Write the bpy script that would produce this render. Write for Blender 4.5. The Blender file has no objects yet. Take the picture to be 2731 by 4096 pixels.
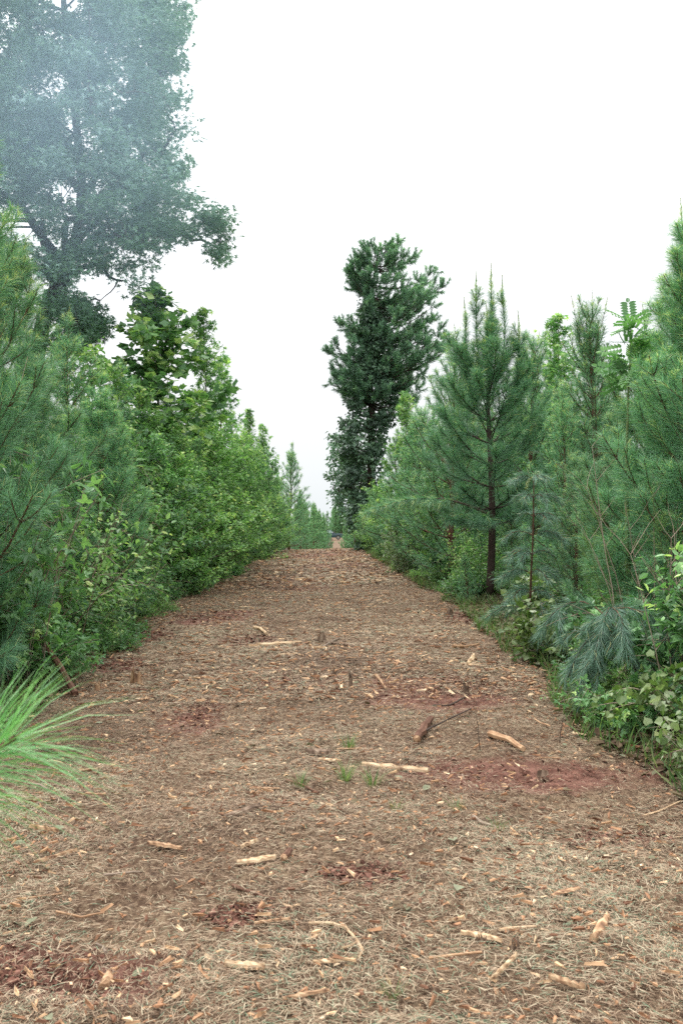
import bpy, math, random
import numpy as np
rng = np.random.default_rng(7)
random.seed(7)
PI = math.pi
scene = bpy.context.scene
COL = scene.collection
F = 925.0      # focal length in pixels of the 1024 px tall frame
CX, HY = 341.0, 522.0
EYE = 1.6

# ------------------------------------------------------------------ noise and terrain
_perm = np.random.default_rng(3).random((256, 256))
def vnoise(x, y):
    x = np.asarray(x, float); y = np.asarray(y, float)
    xi = np.floor(x).astype(int); yi = np.floor(y).astype(int)
    fx = x-xi; fy = y-yi
    fx = fx*fx*(3-2*fx); fy = fy*fy*(3-2*fy)
    g = lambda a, b: _perm[a & 255, b & 255]
    return ((g(xi, yi)*(1-fx)+g(xi+1, yi)*fx)*(1-fy)+(g(xi, yi+1)*(1-fx)+g(xi+1, yi+1)*fx)*fy)*2-1
def fbm(x, y, o=3):
    s = 0; a = 1
    for i in range(o):
        s = s+a*vnoise(x*2**i+17.3*i, y*2**i+5.1*i); a *= .5
    return s
_Y = [0, 6, 10, 17, 30, 53, 62, 100, 150, 190, 260]
def XL(y): return np.interp(y, _Y, [-2.5, -2.6, -2.9, -3.4, -3.55, -3.65, -3.6, -3.0, -1.45, -1.7, -2.5])+.30*vnoise(np.asarray(y)*.8, 3.3)
def XR(y): return np.interp(y, _Y, [2.0, 2.0, 2.1, 2.2, 1.75, 1.0, .9, .5, .25, 1.2, 2.5])+.20*vnoise(np.asarray(y)*.9, 9.7)
_py = np.array([-60, 0, 20, 44, 52, 58, 66, 80, 100, 125, 150, 190, 240, 300, 700], float)
_pz = np.array([0, 0, .0, .03, .0, -.16, -.55, -1.4, -2.2, -2.75, -2.62, -2.15, -1.6, -1.4, -1.5], float)
_fy = np.linspace(-60, 700, 1521)
_fz = np.interp(_fy, _py, _pz)
_k = np.hanning(9); _k /= _k.sum()
_fz = np.convolve(np.pad(_fz, 4, mode='edge'), _k, mode='valid')
def H(x, y, micro=True):
    x = np.asarray(x, float); y = np.asarray(y, float)
    z = np.interp(y, _fy, _fz)
    out = np.maximum(np.maximum(XL(y)-x, x-XR(y)), 0)
    z = z+.16*(1-np.exp(-out*1.2))+.05*fbm(x*.35+9, y*.3)+.05*np.clip(x+1.5, -4, 4)*np.exp(-((y-46)/14)**2)
    if micro:
        m = np.exp(-np.maximum(y, 0)/45)
        z = z+m*(.024*fbm(x*2.3, y*1.7, 2)+.014*fbm(x*8, y*8, 2))
    return z
CAMZ = float(H(0, 0, False))+EYE
def X(px, d): return (px-CX)*d/F
def Z(py, d): return CAMZ+(HY-py)*d/F

# ------------------------------------------------------------------ mesh collector
class Geo:
    def __init__(s): s.v = []; s.f = {3: [], 4: []}; s.t = []; s.n = 0
    def add(s, v, f, t):
        v = np.asarray(v, float).reshape(-1, 3)
        t = np.broadcast_to(np.asarray(t, float), (len(v),)) if np.ndim(t) == 0 else np.asarray(t, float)
        s.v.append(v); s.t.append(t)
        for a in f:
            a = np.asarray(a, int)
            if a.size: s.f[a.shape[1]].append(a+s.n)
        s.n += len(v)
    def mesh(s, name, mat, smooth=False):
        me = bpy.data.meshes.new(name)
        if s.n:
            v = np.concatenate(s.v); t = np.concatenate(s.t)
            fs = []; st = []; cur = 0
            for k in (3, 4):
                if s.f[k]:
                    a = np.concatenate(s.f[k]); fs.append(a.ravel()); st.append(cur+np.arange(len(a))*k); cur += a.size
            li = np.concatenate(fs); ls = np.concatenate(st)
            me.vertices.add(len(v)); me.vertices.foreach_set('co', v.astype(np.float32).ravel())
            me.loops.add(len(li)); me.loops.foreach_set('vertex_index', li.astype(np.int32))
            me.polygons.add(len(ls)); me.polygons.foreach_set('loop_start', ls.astype(np.int32))
            me.update(calc_edges=True)
            at = me.attributes.new('tint', 'FLOAT', 'POINT'); at.data.foreach_set('value', t.astype(np.float32))
            me.polygons.foreach_set('use_smooth', np.full(len(ls), smooth))
        me.materials.append(mat)
        return me
def nrm(a): return a/np.maximum(np.linalg.norm(a, axis=-1, keepdims=True), 1e-9)
def tube(g, P, R, sides=5, t=.5, cap=True):
    P = np.asarray(P, float); n = len(P); R = np.broadcast_to(np.asarray(R, float), (n,))
    T = nrm(np.gradient(P, axis=0))
    ref = np.array([.31, .95, .05]) if abs(T[0, 1]) < .8 else np.array([.95, .05, .31])
    A = nrm(np.cross(T, ref)); B = np.cross(T, A)
    an = np.arange(sides)*2*PI/sides
    V = P[:, None]+R[:, None, None]*(np.cos(an)[None, :, None]*A[:, None]+np.sin(an)[None, :, None]*B[:, None])
    i = np.arange(n-1)[:, None]*sides; j = np.arange(sides)[None]; j2 = (j+1) % sides
    q = np.stack([i+j, i+j2, i+sides+j2, i+sides+j], -1).reshape(-1, 4)
    V = V.reshape(-1, 3)
    if cap:
        V = np.vstack([V, P[0], P[-1]]); m = n*sides; j = np.arange(sides); j2 = (j+1) % sides
        tr = np.concatenate([np.stack([j2, j, np.full(sides, m)], -1), np.stack([(n-1)*sides+j, (n-1)*sides+j2, np.full(sides, m+1)], -1)])
        g.add(V, [q, tr], t)
    else: g.add(V, [q], t)
def scatter(g, tv, tf, P, Y, N, size, t, wid=1.0):
    """template tv laid at P with length axis Y and face normal N"""
    Y = nrm(Y); Xa = nrm(np.cross(Y, N)); Zn = np.cross(Xa, Y)
    s = np.broadcast_to(np.asarray(size, float), (len(P),))[:, None, None]
    tv = np.asarray(tv, float)
    V = P[:, None]+s*(tv[None, :, 0:1]*Xa[:, None]*wid+tv[None, :, 1:2]*Y[:, None]+tv[None, :, 2:3]*Zn[:, None])
    off = (np.arange(len(P))*len(tv))[:, None, None]
    fs = []
    for k in (3, 4):
        a = [f for f in tf if len(f) == k]
        if a: fs.append((np.array(a)[None]+off).reshape(-1, k))
    g.add(V.reshape(-1, 3), fs, np.repeat(np.broadcast_to(t, (len(P),)), len(tv)))
# leaf templates, unit length along y
OVAL = ([(0, 0, 0), (.27, .33, .07), (.2, .72, .05), (0, 1, -.08), (-.2, .72, .05), (-.27, .33, .07)], [(0, 1, 2, 3), (0, 3, 4, 5)])
LANCE = ([(0, 0, 0), (.12, .35, .03), (.09, .7, .0), (0, 1, -.12), (-.09, .7, .0), (-.12, .35, .03)], [(0, 1, 2, 3), (0, 3, 4, 5)])
HEART = ([(0, .08, 0), (.42, .0, .08), (.5, .45, .1), (0, 1, -.1), (-.5, .45, .1), (-.42, .0, .08)], [(0, 1, 2, 3), (0, 3, 4, 5)])
TULIP = ([(0, 0, 0), (.45, .1, .08), (.42, .95, .1), (0, .8, 0), (-.42, .95, .1), (-.45, .1, .08)], [(0, 1, 2, 3), (0, 3, 4, 5)])
def star():
    v = [(0, .35, 0)]; f = []
    ang = [-1.75, -.85, 0, .85, 1.75]; rad = [.42, .58, .65, .58, .42]
    an2 = [-2.6, -1.3, -.42, .42, 1.3, 2.6]
    for a in an2: v.append((math.sin(a)*.17, .35+math.cos(a)*.17, .03))
    for a, r in zip(ang, rad): v.append((math.sin(a)*r, .35+math.cos(a)*r, -.1))
    for i in range(5): f.append((0, 1+i, 7+i, 2+i))
    return v, f
STAR = star()
def compound(offs):
    v = []; f = []
    for (x, y, a, s) in offs:
        b = len(v)
        for p in OVAL[0]:
            px, py, pz = p[0]*s, p[1]*s, p[2]*s
            v.append((x+px*math.cos(a)+py*math.sin(a), y-px*math.sin(a)+py*math.cos(a), pz-.15*y*y))
        f += [tuple(i+b for i in q) for q in OVAL[1]]
    return v, f
TRI = compound([(0, .35, 0, .65), (0, .3, 1.25, .55), (0, .3, -1.25, .55)])
PIN = compound([(0, .12+.13*i, s*1.15, .27) for i in range(6) for s in (1, -1)]+[(0, .85, 0, .25)])
PALM5 = compound([(0, .3, a, .68-.1*abs(a)) for a in (0, .8, -.8, 1.7, -1.7)])

# ------------------------------------------------------------------ materials
def mat(name, ramp, rough=.6, trans=0.0, spec=.4, objvar=.12, noise=None, bump=0, tcol=None):
    m = bpy.data.materials.new(name); m.use_nodes = True
    nt = m.node_tree; N = nt.nodes; L = nt.links
    b = N['Principled BSDF']; out = N['Material Output']
    b.inputs['Roughness'].default_value = rough
    b.inputs['Specular IOR Level'].default_value = spec
    at = N.new('ShaderNodeAttribute'); at.attribute_name = 'tint'
    fac = at.outputs['Fac']
    if noise:
        tc = N.new('ShaderNodeTexCoord'); nz = N.new('ShaderNodeTexNoise')
        nz.inputs['Scale'].default_value = noise; nz.inputs['Detail'].default_value = 6; nz.inputs['Roughness'].default_value = .7
        L.new(tc.outputs['Object'], nz.inputs['Vector'])
        ma = N.new('ShaderNodeMath'); ma.operation = 'MULTIPLY_ADD'; ma.inputs[1].default_value = 1.1
        L.new(nz.outputs['Fac'], ma.inputs[0])
        sb = N.new('ShaderNodeMath'); sb.operation = 'SUBTRACT'; sb.inputs[1].default_value = .55
        L.new(fac, sb.inputs[0]); L.new(sb.outputs[0], ma.inputs[2]); fac = ma.outputs[0]
        if bump:
            bp = N.new('ShaderNodeBump'); bp.inputs['Strength'].default_value = bump; bp.inputs['Distance'].default_value = .01
            L.new(nz.outputs['Fac'], bp.inputs['Height']); L.new(bp.outputs['Normal'], b.inputs['Normal'])
    cr = N.new('ShaderNodeValToRGB'); e = cr.color_ramp.elements
    for i, (p, c) in enumerate(ramp):
        el = e[i] if i < 2 else e.new(p)
        el.position = p; el.color = (*[v*GAIN.get(name, 1) for v in c], 1)
    L.new(fac, cr.inputs['Fac'])
    oi = N.new('ShaderNodeObjectInfo'); mr = N.new('ShaderNodeMapRange')
    mr.inputs['To Min'].default_value = 1-objvar; mr.inputs['To Max'].default_value = 1+objvar
    L.new(oi.outputs['Random'], mr.inputs['Value'])
    hs = N.new('ShaderNodeHueSaturation'); L.new(cr.outputs['Color'], hs.inputs['Color']); L.new(mr.outputs['Result'], hs.inputs['Value'])
    L.new(hs.outputs['Color'], b.inputs['Base Color'])
    if trans:
        tr = N.new('ShaderNodeBsdfTranslucent'); mx = N.new('ShaderNodeMixShader'); mx.inputs[0].default_value = trans
        mc = N.new('ShaderNodeMix'); mc.data_type = 'RGBA'; mc.blend_type = 'MULTIPLY'; mc.inputs['Factor'].default_value = 1
        L.new(hs.outputs['Color'], mc.inputs['A']); mc.inputs['B'].default_value = (*(tcol or (1.15, 1.35, .7)), 1)
        L.new(mc.outputs['Result'], tr.inputs['Color'])
        L.new(b.outputs[0], mx.inputs[1]); L.new(tr.outputs[0], mx.inputs[2]); L.new(mx.outputs[0], out.inputs['Surface'])
    return m
M = {}
GAIN = {'pine_needles': 2.1, 'pine_needles_distant': 1.75, 'pine_needles_blue_green': 1.45, 'pine_needles_tall_tree': 3.2, 'green_leaf': 1.9, 'light_green_leaf': 1.6, 'dark_green_leaf': 3.1, 'chopped_straw': 1.34, 'wood_chips': 1.15, 'feathery_leaf': 1.2, 'hazed_tree_leaf': 1.45, 'pine_needles_bright': 1.05}
M['needle'] = mat('pine_needles', [(0, (.030, .065, .040)), (.5, (.062, .145, .080)), (.85, (.115, .225, .125)), (1, (.34, .36, .14))], .5, .25, .4, .2)
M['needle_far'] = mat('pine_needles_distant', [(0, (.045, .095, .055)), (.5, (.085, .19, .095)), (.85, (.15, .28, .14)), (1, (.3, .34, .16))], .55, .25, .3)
M['needle_blue'] = mat('pine_needles_blue_green', [(0, (.04, .08, .06)), (.5, (.075, .155, .105)), (.85, (.15, .26, .19)), (1, (.4, .38, .16))], .45, .2, .5)
M['needle_bright'] = mat('pine_needles_bright', [(0, (.07, .20, .07)), (.6, (.16, .38, .14)), (1, (.32, .54, .26))], .45, .35, .5)
M['needle_old'] = mat('pine_needles_tall_tree', [(0, (.024, .042, .032)), (.5, (.045, .088, .055)), (.85, (.09, .165, .10)), (1, (.16, .23, .12))], .55, .2, .35)
M['leaf'] = mat('green_leaf', [(0, (.03, .066, .028)), (.5, (.062, .135, .056)), (.85, (.13, .235, .09)), (1, (.30, .38, .14))], .42, .35, .5, .18)
M['leaf_light'] = mat('light_green_leaf', [(0, (.045, .095, .035)), (.5, (.10, .195, .068)), (.9, (.21, .33, .125)), (1, (.38, .42, .16))], .42, .4, .5, .22)
M['leaf_dark'] = mat('dark_green_leaf', [(0, (.015, .028, .019)), (.5, (.03, .058, .034)), (1, (.07, .12, .065))], .42, .2, .5)
M['leaf_haze'] = mat('hazed_tree_leaf', [(0, (.03, .07, .035)), (.3, (.075, .155, .085)), (.6, (.16, .26, .21)), (1, (.36, .48, .52))], .45, .25, .5)  # pale blue end of the ramp paints haze into the leaf colour
M['leaf_grape'] = mat('vine_leaf', [(0, (.06, .11, .03)), (.45, (.12, .20, .055)), (.8, (.28, .36, .17)), (.97, (.45, .5, .36)), (1, (.4, .10, .04))], .45, .3, .5)
M['leaf_pale'] = mat('pale_grey_green_leaf', [(0, (.10, .15, .08)), (.5, (.25, .33, .19)), (1, (.5, .56, .42))], .5, .3, .4)
M['feather'] = mat('feathery_leaf', [(0, (.07, .14, .05)), (.6, (.16, .28, .10)), (1, (.3, .38, .16))], .55, .35, .3)
M['grass'] = mat('grass_blade', [(0, (.06, .12, .035)), (.6, (.14, .24, .08)), (1, (.33, .36, .18))], .5, .35, .4)
M['bark'] = mat('grey_brown_bark', [(0, (.028, .02, .016)), (.5, (.07, .05, .04)), (1, (.16, .125, .10))], .9, 0, .2, .1, 14, .6)
M['bark_red'] = mat('reddish_brown_bark', [(0, (.045, .022, .015)), (.5, (.13, .065, .042)), (1, (.27, .16, .11))], .85, 0, .2, .1, 25, .6)
M['twig_dry'] = mat('dry_grey_stem', [(0, (.12, .09, .065)), (.6, (.26, .20, .15)), (1, (.42, .35, .27))], .8, 0, .2, .15, 10)
M['stem_green'] = mat('green_stem', [(0, (.06, .10, .03)), (1, (.16, .2, .07))], .6, 0, .3)
M['wood_pale'] = mat('pale_split_wood', [(0, (.14, .08, .045)), (.3, (.42, .28, .16)), (1, (.70, .54, .35))], .75, 0, .25, .15, 18, .4)
M['wood_orange'] = mat('fresh_orange_wood', [(0, (.10, .05, .03)), (.45, (.34, .20, .11)), (1, (.58, .41, .25))], .75, 0, .25, .15, 22, .4)
M['wood_grey'] = mat('weathered_wood', [(0, (.07, .05, .035)), (.5, (.17, .115, .08)), (1, (.33, .25, .18))], .85, 0, .2, .15, 20, .4)
M['straw'] = mat('chopped_straw', [(0, (.035, .022, .014)), (.22, (.10, .058, .034)), (.45, (.20, .132, .083)), (.68, (.29, .222, .148)), (.84, (.38, .325, .225)), (.90, (.165, .185, .12)), (1, (.10, .15, .09))], .7, 0, .3, 0)
M['chips'] = mat('wood_chips', [(0, (.12, .055, .03)), (.35, (.30, .155, .08)), (.7, (.52, .35, .2)), (1, (.7, .54, .36))], .7, 0, .25, 0)
M['clod'] = mat('red_soil', [(0, (.035, .016, .011)), (.5, (.15, .07, .05)), (1, (.28, .15, .11))], .95, 0, .1, 0)
M['deadleaf'] = mat('fallen_leaf', [(0, (.08, .05, .03)), (.5, (.16, .12, .07)), (.8, (.17, .18, .11)), (1, (.22, .23, .15))], .95, .1, .3)

def ground_mat(name, path):
    m = bpy.data.materials.new(name); m.use_nodes = True
    nt = m.node_tree; N = nt.nodes; L = nt.links; b = N['Principled BSDF']
    b.inputs['Roughness'].default_value = .9; b.inputs['Specular IOR Level'].default_value = .2
    tc = N.new('ShaderNodeTexCoord')
    def nz(sc, det=6, ro=.65, v=None):
        n = N.new('ShaderNodeTexNoise'); n.inputs['Scale'].default_value = sc; n.inputs['Detail'].default_value = det; n.inputs['Roughness'].default_value = ro
        L.new(v or tc.outputs['Object'], n.inputs['Vector']); return n
    mp = N.new('ShaderNodeMapping'); mp.inputs['Scale'].default_value = (1, .45, 1); mp.inputs['Rotation'].default_value = (0, 0, 1.2)
    L.new(tc.outputs['Object'], mp.inputs['Vector'])
    n1 = nz(38, 8, .75, mp.outputs[0]); n2 = nz(1.6, 5); n3 = nz(9, 6, .7)
    cr = N.new('ShaderNodeValToRGB'); e = cr.color_ramp.elements
    cols = [(.28, (.045, .026, .017)), (.45, (.125, .078, .05)), (.55, (.23, .165, .11)), (.72, (.40, .32, .22))] if path else [(.3, (.018, .012, .008)), (.5, (.05, .035, .02)), (.62, (.09, .065, .035)), (.8, (.08, .09, .04))]
    for i, (p, c) in enumerate(cols):
        el = e[i] if i < 2 else e.new(p)
        el.position = p; el.color = (*c, 1)
    L.new(n1.outputs['Fac'], cr.inputs['Fac'])
    cr2 = N.new('ShaderNodeValToRGB'); cr2.color_ramp.elements[0].position = .35; cr2.color_ramp.elements[0].color = (.62, .56, .52, 1)
    cr2.color_ramp.elements[1].position = .65; cr2.color_ramp.elements[1].color = (1.1, 1.08, 1.0, 1)
    L.new(n2.outputs['Fac'], cr2.inputs['Fac'])
    mm = N.new('ShaderNodeMix'); mm.data_type = 'RGBA'; mm.blend_type = 'MULTIPLY'; mm.inputs['Factor'].default_value = 1
    L.new(cr.outputs['Color'], mm.inputs['A']); L.new(cr2.outputs['Color'], mm.inputs['B'])
    last = mm.outputs['Result']
    if path:
        at = N.new('ShaderNodeAttribute'); at.attribute_name = 'tint'
        cs = N.new('ShaderNodeValToRGB'); e = cs.color_ramp.elements
        e[0].position = .3; e[0].color = (.085, .034, .023, 1); e[1].position = .7; e[1].color = (.30, .15, .11, 1)
        L.new(n3.outputs['Fac'], cs.inputs['Fac'])
        mx = N.new('ShaderNodeMix'); mx.data_type = 'RGBA'; L.new(at.outputs['Fac'], mx.inputs['Factor'])
        L.new(last, mx.inputs['A']); L.new(cs.outputs['Color'], mx.inputs['B']); last = mx.outputs['Result']
    L.new(last, b.inputs['Base Color'])
    ad = N.new('ShaderNodeMath'); ad.operation = 'ADD'; L.new(n1.outputs['Fac'], ad.inputs[0]); L.new(n3.outputs['Fac'], ad.inputs[1])
    bp = N.new('ShaderNodeBump'); bp.inputs['Strength'].default_value = .9; bp.inputs['Distance'].default_value = .03
    L.new(ad.outputs[0], bp.inputs['Height']); L.new(bp.outputs['Normal'], b.inputs['Normal'])
    return m
M['ground'] = ground_mat('forest_floor', False)
M['path'] = ground_mat('mulched_path', True)

# ------------------------------------------------------------------ objects
def tag(o, label=None, cat=None, group=None, kind=None):
    if label: o['label'] = label
    if cat: o['category'] = cat
    if group: o['group'] = group
    if kind: o['kind'] = kind
    return o
def single(name, me, loc=(0, 0, 0), rot=(0, 0, 0), **k):
    o = bpy.data.objects.new(name, me); o.location = loc; o.rotation_euler = rot; COL.objects.link(o)
    return tag(o, **k)
def place(proto, x, y, rz=None, s=1.0, label=None, group=None, tilt=(0, 0), dz=0, name=None, cat=None):
    pname, pcat, parts = proto
    r = bpy.data.objects.new(name or pname, None); r.empty_display_size = .2
    r.location = (x, y, float(H(x, y, False))-.02+dz)
    r.rotation_euler = (tilt[0], tilt[1], rng.random()*6.28 if rz is None else rz)
    r.scale = (s, s, s) if np.ndim(s) == 0 else s
    COL.objects.link(r); tag(r, label, cat or pcat, group)
    for pn, me in parts:
        c = bpy.data.objects.new(pn, me); c.parent = r; COL.objects.link(c)
    return r

# ------------------------------------------------------------------ pines
class Pine:
    def __init__(s, seed, w=.004, dens=220, nl=.19, side=4):
        s.r = np.random.default_rng(seed); s.g = Geo(); s.P = []; s.A = []; s.S = []; s.T = []; s.w = w; s.dens = dens; s.nl = nl; s.side = side; s.L = []
    def line(s, p0, d0, L, up=.5, n=7, wob=.05):
        p = np.array(p0, float); d = nrm(np.array(d0, float)); pts = [p.copy()]
        for i in range(n-1):
            p = p+d*L/(n-1); pts.append(p.copy())
            d = nrm(d+np.array([0, 0, up/(n-1)])+s.r.normal(0, wob, 3))
        return np.array(pts)
    def needles(s, pts, f0=0.0, dens=None, shortend=0.0, tint=.5, nl=None):
        seg = np.linalg.norm(np.diff(pts, axis=0), axis=1); L = seg.sum()
        n = max(int((dens or s.dens)*L*(1-f0)), 3)
        t = f0+(1-f0)*s.r.random(n); cum = np.concatenate([[0], np.cumsum(seg)])/L
        P = np.stack([np.interp(t, cum, pts[:, i]) for i in range(3)], -1)
        idx = np.clip(np.searchsorted(cum, t)-1, 0, len(seg)-1)
        A = nrm(np.diff(pts, axis=0))[idx]
        sc = np.where(t > 1-shortend, np.clip((1-t)/max(shortend, 1e-3), .12, 1), 1.0)
        s.P.append(P); s.A.append(A); s.S.append(sc*(nl or s.nl)*(.7+.4*s.r.random(n)))
        s.T.append(np.clip(tint+.22*s.r.normal(size=n)+.2*(t-.5)+(sc < .8)*.35, 0, .98)); s.L.append(t)
    def shoot(s, p0, d0, L, r0, up=.5, f0=.15, tint=.5, shortend=0.0, sub=0, sublen=.5, n=7):
        pts = s.line(p0, d0, L, up, n)
        tube(s.g, pts, np.linspace(r0, max(r0*.35, .0022), n), s.side, .2+.3*(s.side > 3)*s.r.random(), False)
        s.needles(pts, f0, None, shortend, tint)
        if sub:
            for u in np.linspace(.3, .82, sub):
                k = u*(n-1); i = int(k); p = pts[i]+(pts[min(i+1, n-1)]-pts[i])*(k-i)
                ax = nrm(pts[min(i+1, n-1)]-pts[max(i-1, 0)])
                for sg in (1, -1) if s.r.random() < .8 else (1,):
                    sd = nrm(np.cross(ax, [0, 0, 1]))*sg+s.r.normal(0, .25, 3)
                    dd = nrm(ax*.9+sd*.75+np.array([0, 0, .15]))
                    s.shoot(p, dd, L*sublen*(1.15-u)*(.8+.5*s.r.random()), r0*.5, up*1.1, .08, tint+.05*s.r.normal(), shortend)
        return pts
    def build(s, mat_n, mat_b, name='crown'):
        g = Geo(); P = np.concatenate(s.P); A = np.concatenate(s.A); S = np.concatenate(s.S); T = np.concatenate(s.T)
        n = len(P); R = nrm(np.cross(A, s.r.normal(size=(n, 3))))
        a = np.radians(24+26*s.r.random(n))[:, None]
        Y = nrm(A*np.cos(a)+R*np.sin(a)+np.array([0, 0, -.05])); down = np.broadcast_to([0, 0, -1.0], (n, 3))
        Nn = nrm(down-Y*np.sum(down*Y, 1, keepdims=True)+.8*s.r.normal(size=(n, 3)))
        w = s.w
        Xa = nrm(np.cross(Y, Nn)); Zn = np.cross(Xa, Y); S_ = S[:, None]
        dr = .10+.16*s.r.random((n, 1))
        p1 = P+Y*S_*.55+Zn*S_*dr*.28+np.array([0, 0, -1])*S_*.04; p2 = P+Y*S_+Zn*S_*dr+np.array([0, 0, -1])*S_*.14
        V = np.stack([P-Xa*w*.5, P+Xa*w*.5, p1+Xa*w*.5, p1-Xa*w*.5, p2], 1)
        o = np.arange(n)[:, None]*5
        g.add(V.reshape(-1, 3), [o+np.array([[0, 1, 2, 3]]), o+np.array([[3, 2, 4]])], np.repeat(T, 5))
        return [('trunk', s.g.mesh('trunk', mat_b, True)), (name, g.mesh(name, mat_n))]

def young_pine(seed, Ht=5.5, clear=.35, R=1.5, w=.004, dens=200, leaders=1, step=.42, mat_n='needle', nb=5, nl=.19, nsub=2, tp=None, lead=.75):
    p = Pine(seed, w, dens, nl); r = p.r
    # trunk
    n = 14; zz = np.linspace(0, 1, n); wob = np.cumsum(r.normal(0, .02, (n, 2)), 0)
    T = np.stack([wob[:, 0]*Ht*.25, wob[:, 1]*Ht*.25, zz*Ht*.93], -1); T[0, :2] = 0
    r0 = .012*Ht+.004
    tube(p.g, T, r0*(1-zz)**.8+.005, 7, .45)
    tr = lambda z: np.array([np.interp(z, T[:, 2], T[:, i]) for i in range(3)])
    z = clear; phase = 0
    while z < Ht*.9:
        f = (z-clear)/(Ht-clear)
        L = R*(1-f)**(tp or .8)*(1.0 if f > .12 else .75)+.22
        k = nb if f < .85 else 4
        phase += 1.3
        for j in range(k):
            a = phase+j*2*PI/k+r.normal(0, .25); el = .25+.85*f+r.normal(0, .12)
            d = (math.cos(a)*math.cos(el), math.sin(a)*math.cos(el), math.sin(el))
            LL = L*(.7+.5*r.random())
            p.shoot(tr(z), d, LL, .006+.009*LL, .75+.3*r.random(), max(.1, .42-.3*f), .42+.2*f, .12 if f > .4 else 0, nsub if LL > .45 else 1 if LL > .3 else 0, .55)
        z += step*(.75+.5*r.random())*(1 if f < .7 else .8)
    top = T[-1]
    p.needles(T[int(n*.72):], 0, dens*1.2, 0, .55)
    for j in range(leaders):
        if leaders == 1: b = top-np.array([0, 0, .02]); d = (0, 0, 1); L = lead
        else:
            a = j*2*PI/leaders+.4; b = tr(Ht*(.62+.1*r.random())); d = (math.cos(a)*.3, math.sin(a)*.3, 1); L = Ht*.98-b[2]-.25*r.random()
        pts = p.shoot(b, d, L, .010, .5, .0, .5, min(.45/L, .8), 0)
        for q in range(3 if leaders > 1 else 4):
            a = r.random()*6.28; h = .25+.5*r.random(); i = int(h*5)
            p.shoot(pts[i], (math.cos(a)*.5, math.sin(a)*.5, 1), .35*(1.1-h)+.12, .006, .6, 0, .55, .5)
    return p.build(M[mat_n], M['bark_red'])

PN = ('pine_tree', 'pine tree')
near_pines = [(*PN, young_pine(10+i, 5.0+.4*i, .3, 1.55, .0026, 560, 1, .36, nsub=3, tp=(1.05, .6, .75)[i], lead=(1.15, .5, .6)[i])) for i in range(3)]
main_pine_parts = None
mid_pines = [(*PN, young_pine(20+i, 5.4+.3*i, .3, 1.6, .0052, 210, 1 if i < 3 else 3, .4)) for i in range(4)]
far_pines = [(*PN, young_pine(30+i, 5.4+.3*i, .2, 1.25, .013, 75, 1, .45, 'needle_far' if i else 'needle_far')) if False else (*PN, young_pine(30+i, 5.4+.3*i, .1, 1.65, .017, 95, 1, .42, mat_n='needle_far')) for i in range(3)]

def main_pine():
    p = Pine(77, .0044, 440, .21); r = p.r; Ht = 6.2
    n = 16; zz = np.linspace(0, 1, n)
    T = np.stack([.05*np.sin(zz*5), .04*np.cos(zz*4), zz*4.6], -1)
    tube(p.g, T, .062*(1-zz)**.7+.018, 9, .3)
    tr = lambda z: np.array([np.interp(z, T[:, 2], T[:, i]) for i in range(3)])
    z = 1.7; ph = 0
    while z < 4.6:
        f = (z-1.6)/4.8; ph += 1.2
        for j in range(5):
            a = ph+j*1.257+r.normal(0, .2); el = .15+1.0*f+r.normal(0, .1)
            L = 1.75*(1-f)**.6*(.75+.45*r.random())*(.75 if z < 2.0 else 1)
            p.shoot(tr(z), (math.cos(a)*math.cos(el), math.sin(a)*math.cos(el), math.sin(el)), L, .016, .85, .3, .42+.15*f, .1 if f > .5 else 0, 3, .5)
        z += .42
    for (dx, dy, zb, h) in ((-.24, .05, 3.7, 6.30), (.03, -.05, 4.0, 6.42), (.29, .1, 3.6, 6.26), (-.48, -.1, 3.1, 5.75), (.56, -.05, 3.1, 5.55), (.1, .35, 3.7, 5.9), (-.1, -.35, 3.6, 5.6)):
        s_ = np.linspace(0, 1, 10); q0 = tr(zb); ox = np.minimum(s_/.45, 1)**.8
        pts = np.stack([q0[0]+(dx-q0[0])*ox, q0[1]+(dy-q0[1])*ox, zb+(h-zb)*s_], -1)+r.normal(0, .012, (10, 3))
        tube(p.g, pts, np.linspace(.014, .004, 10), 5, .4, False); p.needles(pts, .1, 620, .30, .5)
        for q in range(7):
            a = r.random()*6.28; i = r.integers(2, 8)
            p.shoot(pts[i], (math.cos(a)*.55, math.sin(a)*.55, .9), .55*(1-i/11)+.1, .006, .6, 0, .5, .35)
    for a in (2.6, 3.6, 4.4, 5.4, .4, 1.4):   # low drooping boughs around the bare stem
        p.shoot(tr(1.35+.25*r.random()), (math.cos(a), math.sin(a), .15), 1.15*(.8+.4*r.random()), .012, .1, .35, .4, 0, 3, .55)
    # long low branch reaching over the path
    b = p.line(tr(1.55), (-.93, -.25, .50), 2.5, -.95, 10, .015)
    tube(p.g, b, np.linspace(.026, .005, 10), 5, .8, False); p.needles(b, .45, 330, 0, .62)
    for i in range(3, 10):
        for sg in (-1, 1):
            p.shoot(b[i], (-.8, sg*.65, .05), .5*(1.15-i/13), .007, -.5, .05, .62)
    return p.build(M['needle'], M['bark'])
main_proto = (*PN, main_pine())

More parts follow.
